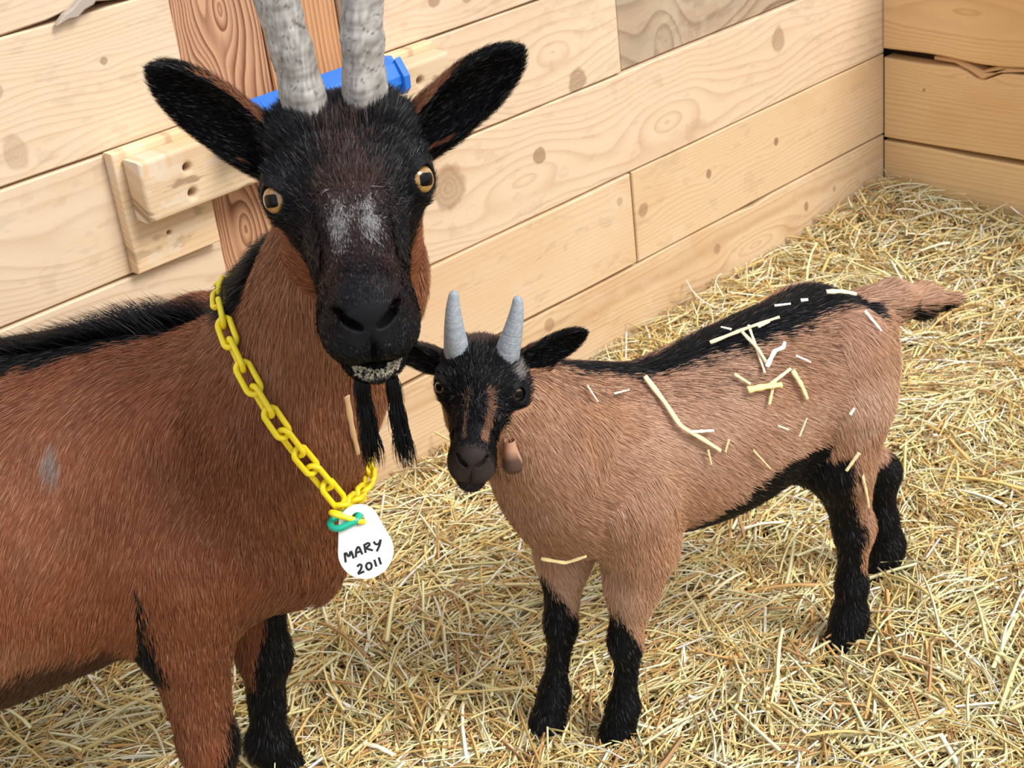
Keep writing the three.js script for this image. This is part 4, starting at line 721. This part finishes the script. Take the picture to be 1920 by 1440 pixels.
{
  const bed = new THREE.Group(); bed.name = 'straw_bedding'; scene.add(bed); tag(bed, 'deep loose yellow straw bedding covering the whole pen floor', 'straw', null, 'stuff');
  const rnd = RNG(77), kinds = [[strawGeo(2, 0.0, 0.15, 0), 0.42], [strawGeo(4, 0.35, 0.3, 0), 0.36], [strawGeo(5, -0.5, 0.7, 0), 0.22]], TOTAL = 135000;
  const q = new THREE.Quaternion(), e = new THREE.Euler(), M = new THREE.Matrix4(), pv = V3(0, 0, 0), sc = V3(0, 0, 0);
  for (const [g, share] of kinds) {
    const N = Math.round(TOTAL * share), im = new THREE.InstancedMesh(g, strawM, N), col = new Float32Array(N * 3);
    for (let i = 0; i < N; i++) {
      let x, z; do { x = -3.3 + 3.29 * rnd(); z = 0.012 + 2.1 * rnd(); } while (z > 1.35 + 0.35 * rnd() && x < -2.2 || (x < -2.7 && rnd() < 0.6));
      const h = strawH(x, z), lay = Math.pow(rnd(), 0.55), fl = fbm2(x * 5, z * 5, 330) * 5, big = rnd();
      const len = 0.03 + 0.08 * Math.pow(rnd(), 1.6) + (big > 0.96 ? 0.05 : 0), wid = 0.0022 + 0.0038 * rnd() * rnd() + (big > 0.9 ? 0.0026 : 0);
      const loose = rnd() < 0.1 ? 0.45 : 0.16; let roll = (rnd() - 0.5) * 1.6, yaw = rnd() < 0.5 ? fl + (rnd() - 0.5) * 1.4 : rnd() * 6.28, pitch = (rnd() - 0.5) * 2 * loose;
      const rx = Math.abs(Math.cos(yaw)) * len * 0.5, rz = Math.abs(Math.sin(yaw)) * len * 0.5; if (z < rz + 0.004) z = rz + 0.004; if (x > -rx - 0.004) x = -rx - 0.004;
      e.set(roll, yaw, pitch, 'YZX'); q.setFromEuler(e); pv.set(x, 0.004 + h * lay + Math.abs(pitch) * len * 0.3, z); sc.set(len, len, wid); M.compose(pv, q, sc); im.setMatrixAt(i, M);
      const c = STR[Math.min(STR.length - 1, Math.floor(Math.pow(rnd(), 1.25) * STR.length))], k = 0.95 + 0.3 * rnd(); col.set([Math.min(0.97, c[0] * k), Math.min(0.95, c[1] * k), Math.min(0.9, c[2] * k * 0.88)], i * 3);
    }
    im.instanceColor = new THREE.InstancedBufferAttribute(col, 3); im.name = 'straw_stalks'; im.userData.kind = 'stuff'; lit(im); bed.add(im);
  }
}

// ---------------------------------------------------------------- single stalks that stand out: on the goats and on top of the bedding
const onKid = (x, y, z) => kid.localToWorld(V3(x, y, z)), onDoe = (x, y, z) => doe.localToWorld(V3(x, y, z));
kid.updateMatrixWorld(true); doe.updateMatrixWorld(true);
function stalk(points, wid, color, label, group, normal, name = 'straw_stalk') { // flat hollow-looking stalk swept along the points
  const g = [], o = points[0].clone(), c = new THREE.CatmullRomCurve3(points.map((p) => p.clone().sub(o)), false, 'catmullrom', 0.2), n = points.length * 5, pos = [], idx = [], S = [[-0.5, 0], [-0.25, 0.2], [0.25, 0.2], [0.5, 0], [0.25, -0.12], [-0.25, -0.12]];
  for (let i = 0; i <= n; i++) { const t = i / n, p = c.getPointAt(t), T = c.getTangentAt(t), X = new THREE.Vector3().crossVectors(T, normal).normalize(), Y = new THREE.Vector3().crossVectors(X, T).normalize(), w = wid * 1.18 * (1 - 0.25 * t) * (1 + 0.12 * Math.sin(t * 19 + wid * 9e3)); for (const [a, b] of S) { const q = p.clone().addScaledVector(X, a * w).addScaledVector(Y, b * w); pos.push(q.x, q.y, q.z); } }
  for (let i = 0; i < n; i++) for (let j = 0; j < 6; j++) { const a = i * 6 + j, b = i * 6 + (j + 1) % 6; idx.push(a, b, b + 6, a, b + 6, a + 6); }
  for (const [e, f] of [[0, 1], [n * 6, 0]]) for (let j = 1; j < 5; j++) f ? idx.push(e, e + j + 1, e + j) : idx.push(e, e + j, e + j + 1);
  const m = lit(new THREE.Mesh(geoFrom(pos, idx), mat({ color, roughness: 0.5 }))); m.name = numbered(name); m.position.copy(o); scene.add(m); return tag(m, label, 'straw', group);
}
const nk = V3(0, 0.7, -0.7).applyQuaternion(kid.quaternion);
const K3 = (...l) => l.map(([x, y, z]) => onKid(x, y + 0.002, z - 0.002));
stalk(K3([0.13, 0.52, -0.033], [0.122, 0.495, -0.06], [0.113, 0.468, -0.078], [0.092, 0.448, -0.088], [0.071, 0.427, -0.094]), 0.0062, '#f0deae', 'long bent straw stalk lying down the shoulder side of the kid', null, nk);
stalk(K3([0.031, 0.527, -0.02], [-0.016, 0.532, -0.024], [-0.064, 0.534, -0.027]), 0.0042, '#efe0b4', 'long straight straw stalk along the black back stripe of the kid', null, nk);
stalk(K3([-0.011, 0.53, -0.026], [-0.015, 0.516, -0.052], [-0.017, 0.499, -0.07]), 0.0046, '#f2e3b4', 'pale straw hanging from the back stripe into the straw cluster on the kid', null, nk);
stalk(K3([-0.014, 0.5, -0.07], [-0.03, 0.513, -0.064], [-0.042, 0.514, -0.064], [-0.049, 0.517, -0.058]), 0.0055, '#f7f4ea', 'white curled straw leaf at the top of the cluster on the kid', null, nk);
stalk(K3([0.02, 0.484, -0.079], [-0.002, 0.483, -0.083], [-0.024, 0.479, -0.085]), 0.0078, '#f3e19a', 'widest bright yellow straw piece across the cluster on the kid', null, nk);
stalk(K3([-0.044, 0.489, -0.079], [-0.049, 0.472, -0.089], [-0.053, 0.454, -0.095]), 0.0062, '#efd9a4', 'straw piece pointing down at the right of the cluster on the kid', null, nk);
stalk(K3([-0.142, 0.54, -0.016], [-0.162, 0.536, -0.02], [-0.181, 0.528, -0.024]), 0.006, '#f4e8c0', 'flat cream straw on the rump of the kid near its tail', null, nk);
stalk(K3([-0.164, 0.524, -0.062], [-0.174, 0.501, -0.081]), 0.0042, '#f6f0da', 'thin white straw on the rump below the tail of the kid', null, nk);
stalk(K3([-0.118, 0.363, -0.108], [-0.101, 0.341, -0.104]), 0.0045, '#f0dfae', 'short straw stuck to the thigh of the kid beside the black patch', null, nk);
stalk(K3([-0.126, 0.325, -0.104], [-0.14, 0.285, -0.095], [-0.148, 0.262, -0.088]), 0.0055, '#f2e2b0', 'straw hanging at the back of the near hind leg of the kid', null, nk);
stalk([onKid(0.292, 0.337, -0.043), onKid(0.272, 0.336, -0.066), onKid(0.252, 0.346, -0.082)], 0.0055, '#f2dfa0', 'yellow straw lying across the top of the front legs of the kid', null, V3(0, 1, 0.4).normalize());
stalk([onDoe(0.142, 0.695, 0.232), onDoe(0.14, 0.652, 0.214), onDoe(0.139, 0.609, 0.19)], 0.0052, '#e2b98e', 'pinkish straw stuck upright on the throat of the brown doe', null, V3(0.4, 0, 0.9).applyQuaternion(doe.quaternion));
for (const [a, b, w, c, label] of [ // small bits
  [[0.027, 0.501, -0.063], [0.013, 0.488, -0.075], 0.004, '#efdca4', 'short yellow straw bit at the left end of the straw cluster on the kid'], [[-0.007, 0.481, -0.081], [-0.043, 0.491, -0.077], 0.0045, '#f2e4b6', 'straw bit rising to the right from the straw cluster on the kid'], [[-0.002, 0.462, -0.09], [-0.017, 0.485, -0.08], 0.0038, '#efd9a0', 'straw bit standing below the bright yellow piece of the cluster on the kid'], [[-0.024, 0.533, -0.02], [-0.009, 0.495, -0.073], 0.0036, '#f4e9c2', 'thin straw running down from the back stripe beside the pale straw on the kid'],
  [[0.105, 0.459, -0.083], [0.075, 0.453, -0.088], 0.004, '#f3ead0', 'whitish straw bit beside the bend of the long stalk on the kid'], [[0.087, 0.433, -0.092], [0.086, 0.415, -0.096], 0.003, '#e8cf96', 'upper of the tiny bits under the end of the long stalk on the kid'], [[0.059, 0.438, -0.094], [0.066, 0.424, -0.096], 0.003, '#e8d29c', 'tiny bit right of the end of the long stalk on the kid'], [[0.214, 0.543, -0.05], [0.21, 0.527, -0.065], 0.0022, '#efe0bc', 'thin straw hair on the neck of the kid behind its eye'], [[0.185, 0.526, -0.058], [0.162, 0.521, -0.052], 0.0022, '#f3ead4', 'thin pale straw hair at the withers of the kid'],
  [[-0.055, 0.502, -0.071], [-0.07, 0.492, -0.08], 0.0028, '#f5efdc', 'thin white straw bit right of the straw cluster on the kid'], [[0.03, 0.416, -0.1], [0.008, 0.383, -0.102], 0.0026, '#ead59c', 'thin curved straw low on the belly side of the kid'], [[-0.072, 0.539, -0.006], [-0.09, 0.539, -0.014], 0.003, '#f6f2e4', 'white straw bit on the black stripe over the hips of the kid'], [[-0.105, 0.539, -0.014], [-0.113, 0.539, -0.018], 0.0042, '#f2f0ea', 'short white fleck on the black stripe nearest the cream rump straw'], [[-0.003, 0.532, -0.015], [0.004, 0.533, -0.003], 0.003, '#f4efe0', 'white fleck on the black stripe above the left end of the long straight stalk'],
  [[-0.104, 0.421, -0.109], [-0.11, 0.429, -0.11], 0.004, '#f6f1e0', 'small white straw bit on the hip of the kid above its black thigh patch'], [[-0.006, 0.436, -0.1], [-0.02, 0.427, -0.102], 0.0026, '#f0e4c0', 'small pale bit on the flank of the kid below the straw cluster'], [[-0.034, 0.413, -0.103], [-0.047, 0.433, -0.101], 0.0022, '#f1e6c8', 'thin slanting straw on the flank of the kid in front of its thigh'], [[-0.032, 0.531, -0.028], [-0.049, 0.533, -0.028], 0.0034, '#efe2ba', 'short bit touching the long straight stalk on the back of the kid']])
  stalk(K3(a, b), w, c, label, 'straw bits in the coat of the kid', nk, 'straw_bit');
const onBed = (x, z, dy = 0) => V3(x, Math.min(0.044, strawH(x, z) + 0.01) + dy, z);
for (const [a, b, w, c, label] of [
  [[-1.958, 0.498], [-1.949, 0.549], 0.0078, '#fbf5e2', 'wide white straw stalk lying on the bedding between the forelegs of both goats'],
  [[-1.881, 0.553], [-1.809, 0.518], 0.0062, '#f1e2b2', 'pale stalk on the bedding left of the far foreleg of the kid'],
  [[-1.555, 1.031], [-1.453, 1.046], 0.0062, '#f7f1dc', 'long whitish stalk on the bedding in the lower right corner'],
  [[-1.35, 1.051], [-1.229, 1.018], 0.006, '#dfe3b0', 'greenish straw leaf on the bedding at the right edge'],
  [[-1.505, 0.708], [-1.446, 0.616], 0.0045, '#f0dca2', 'yellow stalk on the bedding under the belly of the kid'],
  [[-1.8, 0.355], [-1.701, 0.269], 0.0055, '#d9b469', 'golden brown stalk on the bedding below the white name tag'],
  [[-1.74, 0.79], [-1.641, 0.809], 0.0042, '#f4e6be', 'pale stalk on the bedding in front of the near foreleg of the kid'],
  [[-1.274, 0.579], [-1.223, 0.626], 0.0068, '#f6eeda', 'broad pale stalk on the bedding behind the belly of the kid'],
]) { const p = onBed(...a), q = onBed(...b), m = p.clone().lerp(q, 0.5); m.y += 0.004; stalk([p, m, q], w, c, label, 'single stalks on top of the bedding', V3(0, 1, 0)); }

renderer.render(scene, camera);
